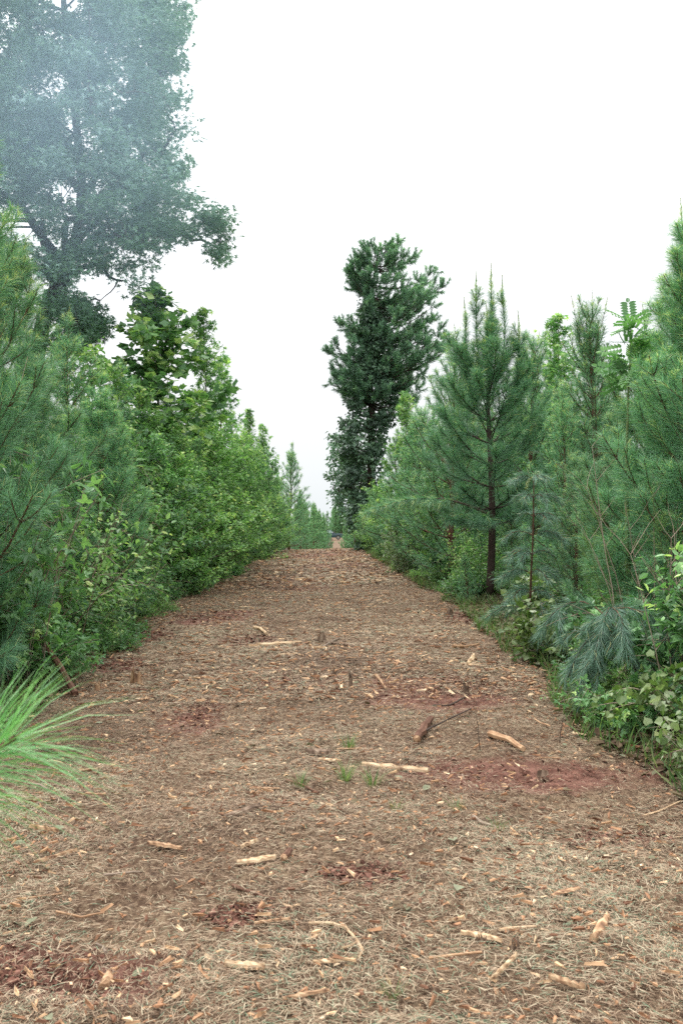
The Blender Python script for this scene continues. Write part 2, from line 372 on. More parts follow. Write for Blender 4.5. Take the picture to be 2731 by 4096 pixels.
# ------------------------------------------------------------------ broadleaf things
def leaves_on(g, pts, n, r, tmpl, size, tint=.5, spread=.25, droop=.2, f0=.15, up=.8):
    seg = np.linalg.norm(np.diff(pts, axis=0), axis=1); L = max(seg.sum(), 1e-6)
    t = f0+(1-f0)*r.random(n)**.85; cum = np.concatenate([[0], np.cumsum(seg)])/L
    P = np.stack([np.interp(t, cum, pts[:, i]) for i in range(3)], -1)
    idx = np.clip(np.searchsorted(cum, t)-1, 0, len(seg)-1); A = nrm(np.diff(pts, axis=0))[idx]
    R = nrm(np.cross(A, r.normal(size=(n, 3))))
    P = P+R*(r.random((n, 1))*spread*.6)
    Y = nrm(A*.5+R*.9+np.array([0, 0, -droop])+.3*r.normal(size=(n, 3)))
    Nn = nrm(np.array([0, 0, up])+.5*r.normal(size=(n, 3))+R*.35)
    sz = size*(.6+.6*r.random(n))
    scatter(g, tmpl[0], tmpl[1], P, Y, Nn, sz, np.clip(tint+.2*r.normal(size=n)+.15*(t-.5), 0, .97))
def cline(r, p0, d0, L, up=0, n=6, wob=.08):
    p = np.array(p0, float); d = nrm(np.array(d0, float)); pts = [p.copy()]
    for i in range(n-1):
        p = p+d*L/(n-1); pts.append(p.copy()); d = nrm(d+np.array([0, 0, up/(n-1)])+r.normal(0, wob, 3))
    return np.array(pts)
def shrub(seed, h=1.5, rad=.7, tmpl=OVAL, size=.07, nst=22, nleaf=90, mat_l='leaf', arch=-.8, mat_s='twig_dry', low=.05, tint=.5, sub=4):
    r = np.random.default_rng(seed); gs = Geo(); gl = Geo()
    for i in range(nst):
        a = r.random()*6.28; lean = (.15+.75*r.random())*rad/h*1.3
        L = h*(.6+.5*r.random()); p0 = np.array([math.cos(a), math.sin(a), 0])*rad*.45*r.random()
        pts = cline(r, p0, (math.cos(a)*lean, math.sin(a)*lean, 1), L, arch*r.random(), 8, .09)
        tube(gs, pts, np.linspace(.007, .002, 8), 4, r.random(), False)
        tt = tint+.13*r.normal()
        leaves_on(gl, pts, nleaf//2, r, tmpl, size, tt, .12, .25, low)
        for j in range(sub):
            k = r.integers(1, 7); b = r.random()*6.28
            q = cline(r, pts[k], (math.cos(b), math.sin(b), .35*r.normal()+.2), .25+.35*r.random()*h*.6, -.5, 5, .12)
            tube(gs, q, np.linspace(.004, .0015, 5), 3, r.random(), False)
            leaves_on(gl, q, max(nleaf//(2*sub), 3), r, tmpl, size, tt+.05*r.normal(), .10, .25, .05)
    return [('stem', gs.mesh('stem', M[mat_s], True)), ('foliage', gl.mesh('foliage', M[mat_l]))]
SH = ('shrub', 'shrub')
shrubs = [(*SH, shrub(40, 1.5, .7, TRI, .11, 24, 80)),
          (*SH, shrub(41, 1.7, .7, OVAL, .085, 22, 110, 'leaf')),
          (*SH, shrub(42, 1.3, .75, OVAL, .06, 24, 130, 'leaf_light')),
          (*SH, shrub(43, 1.5, .75, STAR, .085, 20, 90, 'leaf')),
          (*SH, shrub(44, 1.4, .8, HEART, .075, 24, 90, 'leaf_light', -1.2)),
          (*SH, shrub(45, 1.9, .6, LANCE, .12, 20, 110, 'leaf', -.5))]
low_shrubs = [('bramble_bush', 'bramble bush', shrub(50, .7, .6, TRI, .10, 20, 60, 'leaf', -1.5)),
              ('bramble_bush', 'bramble bush', shrub(51, .6, .6, OVAL, .06, 20, 80, 'leaf_light', -1.5))]
grape = ('grapevine_tangle', 'vine', shrub(52, .95, .75, HEART, .095, 26, 50, 'leaf_grape', -1.9, tint=.42))
grape2 = ('grapevine_tangle', 'vine', shrub(53, .8, .6, HEART, .085, 24, 54, 'leaf_grape', -1.9, tint=.5))
pale_bush = ('pale_bush', 'bush', shrub(54, 1.6, .5, OVAL, .08, 16, 100, 'leaf_pale', -.4))
dark_shrub = (*SH, shrub(55, 1.5, .8, OVAL, .09, 22, 100, 'leaf_dark'))
lush = ('leafy_bush', 'bush', shrub(56, 1.25, .7, PALM5, .12, 18, 56, 'leaf', -1.0, tint=.30, low=.15))
fresh = ('leafy_bush', 'bush', shrub(57, 1.0, .6, OVAL, .10, 18, 80, 'leaf', -.9, 'stem_green', tint=.5))

def sapling(seed, Ht=6, rad=1.2, tmpl=STAR, size=.14, clear=.12, mat_l='leaf', nb=46, nleaf=34, el0=.5, top=.25, tint=.5, mat_s='bark', taper=.8):
    r = np.random.default_rng(seed); gs = Geo(); gl = Geo(); n = 12
    zz = np.linspace(0, 1, n); w = np.cumsum(r.normal(0, .015, (n, 2)), 0)*Ht*.3; w[0] = 0
    T = np.stack([w[:, 0], w[:, 1], zz*Ht], -1)
    tube(gs, T, .008*Ht*(1-zz)+.004, 6, .6)
    for i in range(nb):
        f = clear+(1-clear)*(i+r.random())/nb; a = i*2.4+r.normal(0, .3)
        b = np.array([np.interp(f, zz, T[:, k]) for k in range(3)])
        L = rad*((1-f)**taper+.12)*(.6+.6*r.random())*min(1, .5+f*2); el = el0+.5*f+r.normal(0, .15)
        q = cline(r, b, (math.cos(a)*math.cos(el), math.sin(a)*math.cos(el), math.sin(el)), L, .2, 7, .1)
        tube(gs, q, np.linspace(.005+.006*L, .002, 7), 4, r.random(), False)
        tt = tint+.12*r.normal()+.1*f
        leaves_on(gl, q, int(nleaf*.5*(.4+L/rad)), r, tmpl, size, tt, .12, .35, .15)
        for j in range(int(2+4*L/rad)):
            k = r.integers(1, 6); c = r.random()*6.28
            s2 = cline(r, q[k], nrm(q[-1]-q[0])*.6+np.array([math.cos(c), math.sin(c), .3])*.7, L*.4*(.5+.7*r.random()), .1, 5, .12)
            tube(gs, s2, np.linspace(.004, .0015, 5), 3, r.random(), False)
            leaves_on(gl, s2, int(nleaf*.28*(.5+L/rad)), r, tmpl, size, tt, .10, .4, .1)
    leaves_on(gl, T[-3:], 26, r, tmpl, size*.8, tint+.15, .08, .2, .1)
    return [('trunk', gs.mesh('trunk', mat_s and M[mat_s], True)), ('crown', gl.mesh('crown', M[mat_l]))]
sweetgum = ('sweetgum_sapling', 'young tree', sapling(60, 7.6, 1.9, STAR, .21, .1, 'leaf', 64, 36, tint=.6))
sweetgum2 = ('sweetgum_sapling', 'young tree', sapling(61, 6.6, 1.7, STAR, .20, .08, 'leaf', 58, 36, tint=.65))
poplar = ('tulip_poplar', 'young tree', sapling(62, 7.7, 2.3, TULIP, .19, .3, 'leaf', 56, 34, .42, tint=.62, taper=.7))
hard = ('hardwood_sapling', 'young tree', sapling(63, 5.2, 2.1, OVAL, .13, .05, 'leaf_light', 60, 56, .25, tint=.45, taper=.6))
hard2 = ('hardwood_sapling', 'young tree', sapling(64, 4.2, 1.9, STAR, .14, .04, 'leaf', 60, 46, .2, tint=.6, taper=.55))
shade = ('hardwood_sapling', 'young tree', sapling(67, 4.4, 1.8, OVAL, .09, .08, 'leaf', 52, 90, .2, tint=.35, taper=.5))
sumac = ('sumac_sapling', 'young tree', sapling(65, 4.2, .5, PIN, .32, .78, 'leaf', 8, 8, .7, tint=.40, mat_s='stem_green'))

def weed(seed, h=1.4, n=5, tmpl=LANCE, size=.11, mat_l='leaf', dens=46):
    r = np.random.default_rng(seed); gs = Geo(); gl = Geo()
    for i in range(n):
        a = r.random()*6.28; p0 = np.array([math.cos(a), math.sin(a), 0])*.12*r.random()
        pts = cline(r, p0, (math.cos(a)*.2, math.sin(a)*.2, 1), h*(.7+.4*r.random()), -.15, 8, .05)
        tube(gs, pts, np.linspace(.005, .002, 8), 4, r.random(), False)
        leaves_on(gl, pts, dens, r, tmpl, size, .5, .03, .0, .1, up=.6)
    return [('stem', gs.mesh('stem', M['stem_green'], True)), ('leaves', gl.mesh('leaves', M[mat_l]))]
WD = ('tall_weed', 'weed')
weeds = [(*WD, weed(70)), (*WD, weed(71, 1.1, 6, OVAL, .09)), (*WD, weed(72, .5, 6, OVAL, .075, 'leaf_light', 22))]
def fennel(seed, h=2.2, n=4):
    p = Pine(seed, .0022, 0, .07, 3); r = p.r
    for i in range(n):
        a = r.random()*6.28
        pts = p.line((math.cos(a)*.1, math.sin(a)*.1, 0), (math.cos(a)*.14, math.sin(a)*.14, 1), h*(.75+.35*r.random()), -.15, 10, .04)
        tube(p.g, pts, np.linspace(.006, .002, 10), 4, .4, False); p.needles(pts, .25, 130, 0, .5, .07)
        for j in range(26):
            k = r.integers(3, 9); c = r.random()*6.28
            q = p.line(pts[k], (math.cos(c)*.6, math.sin(c)*.6, .9), .34*(1.25-k/10), .0, 5, .1)
            tube(p.g, q, .0014, 3, .4, False); p.needles(q, .1, 170, 0, .5, .055)
    b = p.build(M['feather'], M['stem_green'], 'leaves'); b[0] = ('stem', b[0][1]); return b
fennels = [('feathery_weed', 'weed', fennel(80)), ('feathery_weed', 'weed', fennel(81, 1.8, 5))]
def dry_stems(seed, h=1.6, n=9):
    r = np.random.default_rng(seed); g = Geo()
    for i in range(n):
        a = r.random()*6.28
        pts = cline(r, np.array([math.cos(a), math.sin(a), 0])*.25*r.random(), (math.cos(a)*.18, math.sin(a)*.18, 1), h*(.7+.5*r.random()), 0, 8, .06)
        tube(g, pts, np.linspace(.0065, .002, 8), 4, .6+.3*r.random(), False)
        for j in range(6):
            k = r.integers(3, 8); c = r.random()*6.28
            tube(g, cline(r, pts[k], (math.cos(c)*.7, math.sin(c)*.7, .9), .15+.3*r.random(), 0, 4, .15), np.linspace(.003, .001, 4), 3, .7, False)
    return g.mesh('dry_stems', M['twig_dry'], True)
drys = [dry_stems(90), dry_stems(91, 1.3, 12), dry_stems(92, 2.0, 8)]
def tuft(seed, n=60, h=.3, mt='grass'):
    r = np.random.default_rng(seed); g = Geo()
    a = r.random(n)*6.28; P = np.stack([np.cos(a), np.sin(a), 0*a], -1)*.06*r.random((n, 1))
    Y = np.stack([np.cos(a)*.5, np.sin(a)*.5, .6+.5*r.random(n)], -1)+.15*r.normal(size=(n, 3))
    bl = ([(-.012, 0, 0), (.012, 0, 0), (.010, .55, .02), (-.010, .55, .02), (0, 1, -.22)], [(0, 1, 2, 3), (3, 2, 4)])
    scatter(g, *bl, P, Y, np.stack([-np.cos(a), -np.sin(a), .4+0*a], -1), h*(.5+.6*r.random(n)), r.random(n))
    return g.mesh('grass_tuft', M[mt])
# ------------------------------------------------------------------ ground and path
def gnd(px, py):
    d = EYE*F/max(py-HY, 4); return X(px, d), d
patches = [(422, 696, .75, .9, 1), (470, 690, .4, .4, .8), (522, 778, .85, .38, 1), (196, 716, .3, .75, 1), (43, 976, .42, .28, 1), (20, 985, .4, .2, 1),
           (604, 842, .35, .16, .8), (117, 662, .45, .5, .9), (217, 617, .9, 1.3, .8), (340, 565, 1.5, 7, .5), (300, 585, 1.0, 3, .5), (250, 640, .4, .6, .5),
           (145, 635, .5, .8, .7), (365, 880, .2, .12, .7), (275, 690, .25, .4, .6), (320, 556, 2.5, 5, .8), (470, 620, .5, 1, .4), (330, 690, .3, .3, .5), (240, 920, .12, .08, .8)]
PW = [(*gnd(a, b), c, d, e) for a, b, c, d, e in patches]
def soil(x, y):
    s = np.zeros(np.shape(x))
    for (cx, cy, rx, ry, k) in PW:
        q = ((x-cx)/rx)**2+((y-cy)/ry)**2+.55*fbm(x*3, y*3)
        s = np.maximum(s, k*np.clip(1.25-q, 0, 1))
    return s
def grid(name, xs, ys, m, zf, tf=None):
    g = Geo(); nx = xs.shape[1]; ny = len(ys); Yg = np.repeat(ys[:, None], nx, 1)
    V = np.stack([xs, Yg, zf(xs, Yg)], -1)
    i = (np.arange(ny-1)[:, None]*nx+np.arange(nx-1)[None]).reshape(-1)
    q = np.stack([i, i+1, i+nx+1, i+nx], -1)
    g.add(V.reshape(-1, 3), [q], tf(xs, Yg).ravel() if tf else 0.)
    return g.mesh(name, m, True)
ys = np.concatenate([np.linspace(-3, 2.2, 40)[:-1], 2.2*np.exp(np.linspace(0, math.log(265/2.2), 560))])
u = np.linspace(0, 1, 230)[None]
xs = XL(ys)[:, None]-.35+u*(XR(ys)-XL(ys)+.7)[:, None]
single('path', grid('path', xs, ys, M['path'], lambda x, y: H(x, y)-.035*soil(x, y)*np.exp(-y/30)+.004, lambda x, y: np.clip(soil(x, y)*1.3, 0, 1)), kind='structure')
ys = np.concatenate([np.linspace(-40, 0, 21)[:-1], np.linspace(0, 70, 240)[:-1], np.linspace(70, 700, 90)])
xr = np.concatenate([-np.geomspace(400, 8, 26), np.linspace(-7.5, 7.5, 110), np.geomspace(8, 400, 26)])
def gz(x, y):
    ins = np.clip(np.minimum(x-XL(y)+.1, XR(y)+.1-x)/.25, 0, 1)
    return H(x, y, False)-.09*ins
single('ground', grid('ground', np.repeat(xr[None], len(ys), 0), ys, M['ground'], gz), kind='structure')

# ------------------------------------------------------------------ chopped straw, chips, fallen leaves
def scat_pts(n, d0, d1, power, mx=.1, soilcut=1.0):
    """density per area falls with distance to the given power"""
    uu = rng.random(n*2); p = 1-power
    y = (d0**p+uu*(d1**p-d0**p))**(1/p) if abs(p) > 1e-6 else d0*(d1/d0)**uu
    a = XL(y)-mx; b = XR(y)+mx; x = a+rng.random(n*2)*(b-a)
    lim = np.abs(x) < .40*y+.35
    keep = (rng.random(n*2) > soilcut*.8*soil(x, y)) & lim & (rng.random(n*2) < .62+.5*vnoise(x*2.1, y*1.6))
    return x[keep][:n], y[keep][:n]
def lay(x, y, r, pitch=.25, lift=.02, ax=None):
    n = len(x); a = r.random(n)*2*PI if ax is None else ax
    P = np.stack([x, y, H(x, y)+.006+lift*r.random(n)**1.5], -1)
    Y = np.stack([np.cos(a), np.sin(a), pitch*r.normal(size=n)], -1)
    N = nrm(np.stack([.35*r.normal(size=n), .35*r.normal(size=n), np.ones(n)], -1))
    return P, Y, N
r = rng
g = Geo()
for (n, d0, d1, pw, L, w) in ((330000, 2.3, 9, .4, .042, .0018), (190000, 8, 24, 1.0, .065, .0042), (80000, 22, 62, 1.0, .15, .013)):
    x, y = scat_pts(n, d0, d1, pw)
    P, Y, N = lay(x, y, r, .13, .022, vnoise(x*1.5+40, y*1.5)*2.4+r.normal(0, .9, len(x)))
    wv = w/L*.5
    T = ([(-wv, -.5, 0), (wv, -.5, 0), (wv, .05, .035), (-wv, .05, .035), (0, .5, -.02)], [(0, 1, 2, 3), (3, 2, 4)])
    clump = .16*fbm(x*1.1, y*.9)+.10*vnoise(x*.45+5, y*.3)
    scatter(g, *T, P, Y, N, L*(.45+.9*r.random(len(x))), np.clip(.50+clump+.27*r.normal(size=len(x)), 0, 1))
single('chopped_straw', g.mesh('chopped_straw', M['straw']), label='tan and greenish chopped pine straw strewn over the cleared path', cat='straw', kind='stuff')
CH = ([(-.28, -.5, 0), (.22, -.42, 0), (.3, .3, 0), (-.1, .5, 0), (-.2, -.36, .16), (.16, -.34, .2), (.2, .25, .12), (-.08, .38, .15)],
      [(4, 5, 6, 7), (0, 1, 5, 4), (1, 2, 6, 5), (2, 3, 7, 6), (3, 0, 4, 7)])
g = Geo()
for (n, d0, d1, pw, L) in ((17000, 2.3, 9, .4, .022), (15000, 8, 24, .8, .038), (9000, 22, 60, .8, .07)):
    x, y = scat_pts(n, d0, d1, pw, soilcut=.3)
    P, Y, N = lay(x, y, r, .2, .03)
    q3 = r.integers(0, 4, len(x))
    for k_ in range(4):
        s_ = q3 == k_; m_ = int(s_.sum())
        jv = [(a+.09*r.normal(), b+.09*r.normal(), c_*(.6+.5*r.random())) for a, b, c_ in CH[0]]
        scatter(g, jv, CH[1], P[s_], Y[s_], N[s_], L*(.3+2.6*r.random(m_)**3.5)*(1, 1.3, .8, .6)[k_], np.clip(.30+.28*r.normal(size=m_), 0, 1), wid=(.4, .2, .55, .85)[k_])
single('wood_chips', g.mesh('wood_chips', M['chips']), label='small orange and pale wood chips mixed through the straw', cat='wood chips', kind='stuff')
# clods of turned soil on the bare patches
g = Geo(); n = 9000; k = r.integers(len(PW), size=n); pw = np.array(PW)
x = pw[k, 0]+pw[k, 2]*r.normal(0, .5, n); y = pw[k, 1]+pw[k, 3]*r.normal(0, .5, n)
ok = (x > XL(y)) & (x < XR(y)) & (y > 2.4); x, y = x[ok], y[ok]; n = len(x)
P, Y, N = lay(x, y, r, .3, .006)
scatter(g, *CH, P, Y, N+.5*r.normal(size=(n, 3)), (.008+.03*r.random(n)**3)*(.7+y/14), np.clip(.4+.25*r.normal(size=n), 0, 1), wid=1.5)
single('soil_clods', g.mesh('soil_clods', M['clod']), label='dark red brown crumbs of turned soil on the bare patches', cat='soil', kind='stuff')
g = Geo(); x, y = scat_pts(500, 2.5, 30, .8)
P, Y, N = lay(x, y, r, .15, .03); k = len(x)
scatter(g, *OVAL, P, Y, N, .035+.04*r.random(k), np.clip(.6+.3*r.normal(size=k), 0, 1), wid=1.3)
single('fallen_leaves', g.mesh('fallen_leaves', M['deadleaf']), label='wilted grey green leaves dropped on the mulch', cat='leaves', kind='stuff')
# forest floor litter and short grass under the bushes on both sides
g = Geo(); n = 26000
y = 4+46*r.random(n)**1.3; sd = r.random(n) < .5; off = r.exponential(.7, n)
x = np.where(sd, XL(y)-off+.12, XR(y)+off-.12)
P, Y, N = lay(x, y, r, .3, .05)
scatter(g, *OVAL, P, Y, N, .05+.06*r.random(n), np.clip(.35+.3*r.normal(size=n), 0, 1))
single('leaf_litter', g.mesh('leaf_litter', M['deadleaf']), label='brown leaf litter under the bushes along both edges', cat='leaf litter', kind='stuff')
g = Geo(); n = 14000
y = 4+44*r.random(n)**1.2; sd = r.random(n) < .55; off = r.exponential(.35, n)-.12
x = np.where(sd, XL(y)-off, XR(y)+off); P = np.stack([x, y, H(x, y)], -1)
Y = nrm(np.stack([.45*r.normal(size=n), .45*r.normal(size=n), np.ones(n)], -1))
BL = ([(-.02, 0, 0), (.02, 0, 0), (.015, .55, .03), (-.015, .55, .03), (0, 1, -.2)], [(0, 1, 2, 3), (3, 2, 4)])
scatter(g, *BL, P, Y, r.normal(size=(n, 3))+1e-3, .10+.16*r.random(n), np.clip(.35+.3*r.normal(size=n), 0, 1), wid=1.2)
single('edge_grass', g.mesh('edge_grass', M['grass']), label='thin grass blades growing along the path edges', cat='grass', kind='stuff')

# ------------------------------------------------------------------ sticks, logs, stumps
def gp(px, py, up=.012):
    x, y = gnd(px, py); return np.array([x, y, float(H(x, y))+up])
def stick(name, pix, rad, m, label, cat='stick', up=.009, group=None, sub=3, jag=0, ends=None, lift=None):
    ctrl = np.array([gp(a, b, up+rad) for a, b in pix])
    if lift is not None: ctrl[:, 2] += np.array(lift)
    t = np.linspace(0, len(ctrl)-1, (len(ctrl)-1)*sub+1)
    P = np.stack([np.interp(t, np.arange(len(ctrl)), ctrl[:, i]) for i in range(3)], -1)
    P[1:-1] += r.normal(0, rad*.16, (len(P)-2, 3))
    o = P[0].copy(); Rr = rad*(1+.09*r.normal(size=len(P)).clip(-1.5, 1.5))*np.linspace(1.1, .75, len(P))
    g = Geo(); tube(g, P-o, Rr, 7, r.random(len(P)*7+2)*.5+.25)
    ob = single(name, g.mesh(name, M[m], False), o, label=label, cat=cat, group=group)
    return ob, P, Rr
def slab(name, pix, w, th, m, label, cat='split wood', up=.015, group=None):
    A, B = gp(*pix[0], up), gp(*pix[1], up); D = B-A; L = np.linalg.norm(D); Y = D/L; Xv = nrm(np.cross(Y, [0, 0, 1])); Zv = np.cross(Xv, Y)
    n = 12; g = Geo(); V = []
    for i in range(n):
        t = i/(n-1); ww = w*(.35+.65*math.sin(PI*min(max(t+.05*r.normal(), .1), .9)))*(1+.13*r.normal()); cz = .25*w*math.sin(t*PI)*r.random()
        c = Y*L*t+Xv*(r.normal()*w*.05+w*.25*math.sin(t*2.5))+Zv*cz*.5
        for (a, b) in ((-1, 0), (-.6, .9), (.1, 1.15), (.8, .7), (1, 0)): V.append(c+Xv*a*ww*.5+Zv*(b*th*(1+.12*r.normal())))
    i = np.arange(n-1)[:, None]*5; j = np.arange(5)[None]; j2 = (j+1) % 5
    q = np.stack([i+j, i+j2, i+5+j2, i+5+j], -1).reshape(-1, 4)
    g.add(np.array(V), [q, np.array([[0, 1, 2], [0, 2, 3], [0, 3, 4]]), np.array([[2, 1, 0], [3, 2, 0], [4, 3, 0]])+(n-1)*5], r.random(n*5))
    return single(name, g.mesh(name, M[m]), A, label=label, cat=cat, group=group)
def cutend(ob, P, Rr, end=0, m='wood_orange'):
    d = nrm(P[0]-P[1]) if end == 0 else nrm(P[-1]-P[-2]); c = P[0 if end == 0 else -1]-P[0]
    g = Geo(); tube(g, np.array([c, c+d*.004, c+d*.02]), np.array([Rr[0 if end == 0 else -1]*.93]*2+[Rr[0]*.45]), 8, r.random(26)*.8)
    o = single('cut_end', g.mesh('cut_end', M[m])); o.parent = ob
slab('split_plank', ((362, 769), (428, 778)), .055, .022, 'wood_pale', 'longest pale split slab of pine lying in the middle of the path')
o = stick('broken_log', ((489, 744), (507, 750), (522, 758)), .023, 'wood_orange', 'short splintered orange log beside the red soil patch on the right', 'log'); cutend(*o)
o = stick('pine_log', ((416, 749), (423, 738), (430, 729)), .030, 'bark_red', 'straight pinkish barked log pointing away along the path', 'log'); cutend(*o)
stick('thin_stick', ((425, 742), (448, 730), (470, 717)), .007, 'bark', 'thin dark stick propped against the pinkish barked log', up=.03)
slab('split_plank', ((255, 646), (301, 645)), .06, .03, 'wood_pale', 'pale slab lying left of the twisted bark strip across the path')
stick('bark_strip', ((314, 643), (330, 646), (352, 650), (376, 655)), .018, 'wood_grey', 'long twisted brown bark strip lying across the middle of the path', 'bark strip')
stick('pale_stick', ((322, 650), (333, 644), (341, 641)), .014, 'twig_dry', 'grey stick crossing the twisted bark strip')
stick('bent_stick', ((254, 630), (260, 632), (266, 636)), .025, 'wood_pale', 'pale bent stick behind the slab left of centre')
stick('orange_stick', ((375, 683), (380, 688), (385, 697)), .014, 'wood_orange', 'orange stick at the left edge of the dark red soil patch')
o = stick('fallen_branch', ((37, 745), (52, 752), (76, 761)), .019, 'bark_red', 'pinkish barked branch near the left edge beside the needle spray', 'branch'); cutend(*o)
stick('forked_stick', ((80, 775), (95, 773), (112, 767), (124, 761)), .009, 'wood_pale', 'slim pale stick right of the blurred needle spray')
stick('thin_stick', ((0, 824), (30, 815), (62, 806), (80, 796), (89, 787)), .006, 'twig_dry', 'long thin grey twig under the blurred needle spray')
slab('grey_slab', ((224, 834), (259, 821)), .035, .02, 'wood_grey', 'weathered grey slab of wood left of centre')
slab('split_plank', ((237, 873), (275, 868)), .035, .016, 'wood_pale', 'pale flat splinter left of the reddish bark chunk')
o = stick('bark_chunk', ((284, 871), (290, 862)), .018, 'bark_red', 'stubby reddish bark covered chunk left of centre', 'wood chunk'); cutend(*o)
stick('brown_stick', ((233, 893), (248, 900), (262, 905), (275, 909)), .008, 'bark_red', 'knobbly brown stick below the pale flat splinter')
slab('pale_stick', ((225, 976), (265, 979)), .032, .018, 'wood_pale', 'smooth pale peeled stick near the bottom of the path', 'stick')
slab('wood_chunk', ((104, 999), (107, 983)), .045, .022, 'wood_orange', 'rounded orange chunk of wood at the lower left', 'wood chunk')
stick('long_stick', ((0, 920), (30, 911), (63, 903)), .006, 'wood_orange', 'long slim tan stick at the left edge low in the photo')
stick('curved_root', ((309, 931), (328, 934), (345, 937), (356, 946), (362, 958), (358, 966)), .007, 'wood_pale', 'curved pale root hooked like a sickle near the bottom centre', 'root')
stick('curved_root', ((341, 960), (350, 956), (358, 947)), .005, 'wood_pale', 'short straight root meeting the hooked pale root', 'root')
stick('grey_branch', ((472, 820), (482, 825), (498, 833)), .010, 'twig_dry', 'grey barked stick beside a green grass tuft right of centre', 'branch')
stick('pale_stick', ((498, 943), (515, 943), (535, 943)), .006, 'wood_pale', 'straight pinkish stick lying level at the lower right')
stick('thin_stick', ((642, 820), (660, 815), (680, 808)), .005, 'wood_pale', 'thin straight pale stick at the far right edge')
slab('wood_chunk', ((590, 962), (603, 932)), .045, .025, 'wood_orange', 'crumbling orange wood chunk at the lower right', 'wood chunk')
stick('dark_stick', ((432, 711), (448, 710), (464, 705)), .009, 'bark', 'dark stick lying on the red soil patch right of centre')
stick('red_branch', ((452, 652), (464, 651), (478, 648)), .022, 'wood_orange', 'rusty red branch at the right edge of the path beyond the soil patch', 'branch')
slab('long_splinter', ((335, 565), (354, 561)), .09, .04, 'wood_pale', 'pale splinter lying near the crest of the path', 'split wood')
slab('pale_splinter', ((466, 671), (472, 660)), .06, .03, 'wood_pale', 'upright pale splinter by the right edge of the path', 'split wood')
slab('torn_bark', ((305, 758), (330, 756)), .05, .03, 'wood_grey', 'dark torn bark piece left of the longest pale slab', 'bark')
slab('pale_splinter', ((318, 762), (341, 765)), .03, .012, 'wood_pale', 'small pale splinter just below the dark torn bark piece', 'split wood')
stick('thin_stick', ((284, 785), (302, 790), (318, 794)), .010, 'bark_red', 'reddish stick in the green straw left of centre')
stick('thin_stick', ((130, 690), (150, 689), (172, 690)), .010, 'bark_red', 'brown stick beside the splintered stumps at the left edge')
slab('split_plank', ((570, 735), (590, 700)), .03, .02, 'wood_pale', 'pale standing strip beneath the drooping pine branches', 'split wood')
o = stick('leaning_log', ((76, 697), (61, 690), (46, 684), (29, 678)), .030, 'bark_red', 'reddish leaning branch stuck in the bushes at the left edge', 'branch', lift=(0, .2, .37, .56), sub=3)
def stump(px, py, rad, h, label, m='wood_grey', m2='wood_orange', group=None):
    g = Geo(); g2 = Geo(); n = 11; h *= .7; rad *= .85
    a = np.arange(n)*2*PI/n; rr = rad*(1+.2*r.normal(size=n)); hh = h*(.45+.75*r.random(n))
    V = np.concatenate([np.stack([np.cos(a)*rr*1.25, np.sin(a)*rr*1.25, 0*a-.03], -1), np.stack([np.cos(a)*rr, np.sin(a)*rr, hh], -1), [[0, 0, h*.4]]])
    j = np.arange(n); j2 = (j+1) % n
    g.add(V[:2*n], [np.stack([j, j2, n+j2, n+j], -1)], r.random(2*n))
    g2.add(np.vstack([V[n:2*n]-[0, 0, .002], V[-1]]), [np.stack([j, j2, np.full(n, n)], -1)], r.random(n+1))
    P = np.stack([np.cos(a)*rr*.8, np.sin(a)*rr*.8, hh*.6], -1)
    scatter(g, *BL, P, np.stack([.2*np.cos(a), .2*np.sin(a), 1+0*a], -1), np.stack([np.cos(a), np.sin(a), 0*a], -1), h*(.4+.6*r.random(n)), r.random(n), wid=5)
    p = gp(px, py, 0)
    e = single('stump', None, p, label=label, cat='stump', group=group)
    for nm, me in (('stub', g.mesh('stub', M[m])), ('cut_top', g2.mesh('cut_top', M[m2]))):
        c = bpy.data.objects.new(nm, me); c.parent = e; COL.objects.link(c)
stump(321, 644, .06, .15, 'dark reddish stump standing beside the twisted bark strip')
stump(245, 698, .045, .10, 'dark bristly stump alone left of centre')
stump(480, 951, .022, .05, 'dark splintered stub at the lower right, left one of two')
stump(513, 960, .02, .055, 'thin splintered stub at the lower right, right one of two')
stump(237, 789, .038, .04, 'low round cut stump left of centre', m2='wood_pale')
stump(87, 798, .045, .07, 'split brown stump at the tip of the thin grey twig')
stump(98, 690, .03, .12, 'narrow orange stump near the left edge', 'wood_orange')
stump(136, 684, .055, .17, 'broad splintered pale stump near the left edge', 'wood_orange')
stump(49, 699, .05, .06, 'squat pale topped stump at the far left', m2='wood_pale')
stump(350, 696, .02, .16, 'slender dark stub at the left side of the red soil patch')
stump(334, 681, .025, .07, 'small dark stub in the middle of the path')
stump(465, 700, .03, .12, 'dark stub on the right of the red soil patch')
stump(210, 617, .06, .12, 'dark stump by the left edge below the wilted bushes')
stump(450, 618, .05, .15, 'knotty dark stump in front of the tall clear stemmed pine')
stump(541, 778, .03, .06, 'brown stub in the middle of the red soil patch on the right')
stump(430, 608, .05, .1, 'grey brown stump near the right edge behind the knotty one')
def stalk(px, py, h, label, m='bark'):
    p = gp(px, py, 0); g = Geo(); P = cline(r, (0, 0, 0), (.1*r.normal(), .1*r.normal(), 1), h, 0, 7, .06)
    tube(g, P, np.linspace(.004, .0018, 7), 5, .4)
    for j in range(3): tube(g, cline(r, P[2+j], (r.normal(), r.normal(), 1.2), h*.25, 0, 4, .1), .0014, 3, .4)
    single('bare_stalk', g.mesh('bare_stalk', M[m]), p, label=label, cat='stalk')
stalk(479, 755, .26, 'bare upright stalk standing left of the splintered orange log')
stalk(558, 748, .2, 'bare upright stalk standing in front of the drooping pine branches')
stalk(344, 652, .18, 'short bare stalk behind the twisted bark strip', 'bark_red')
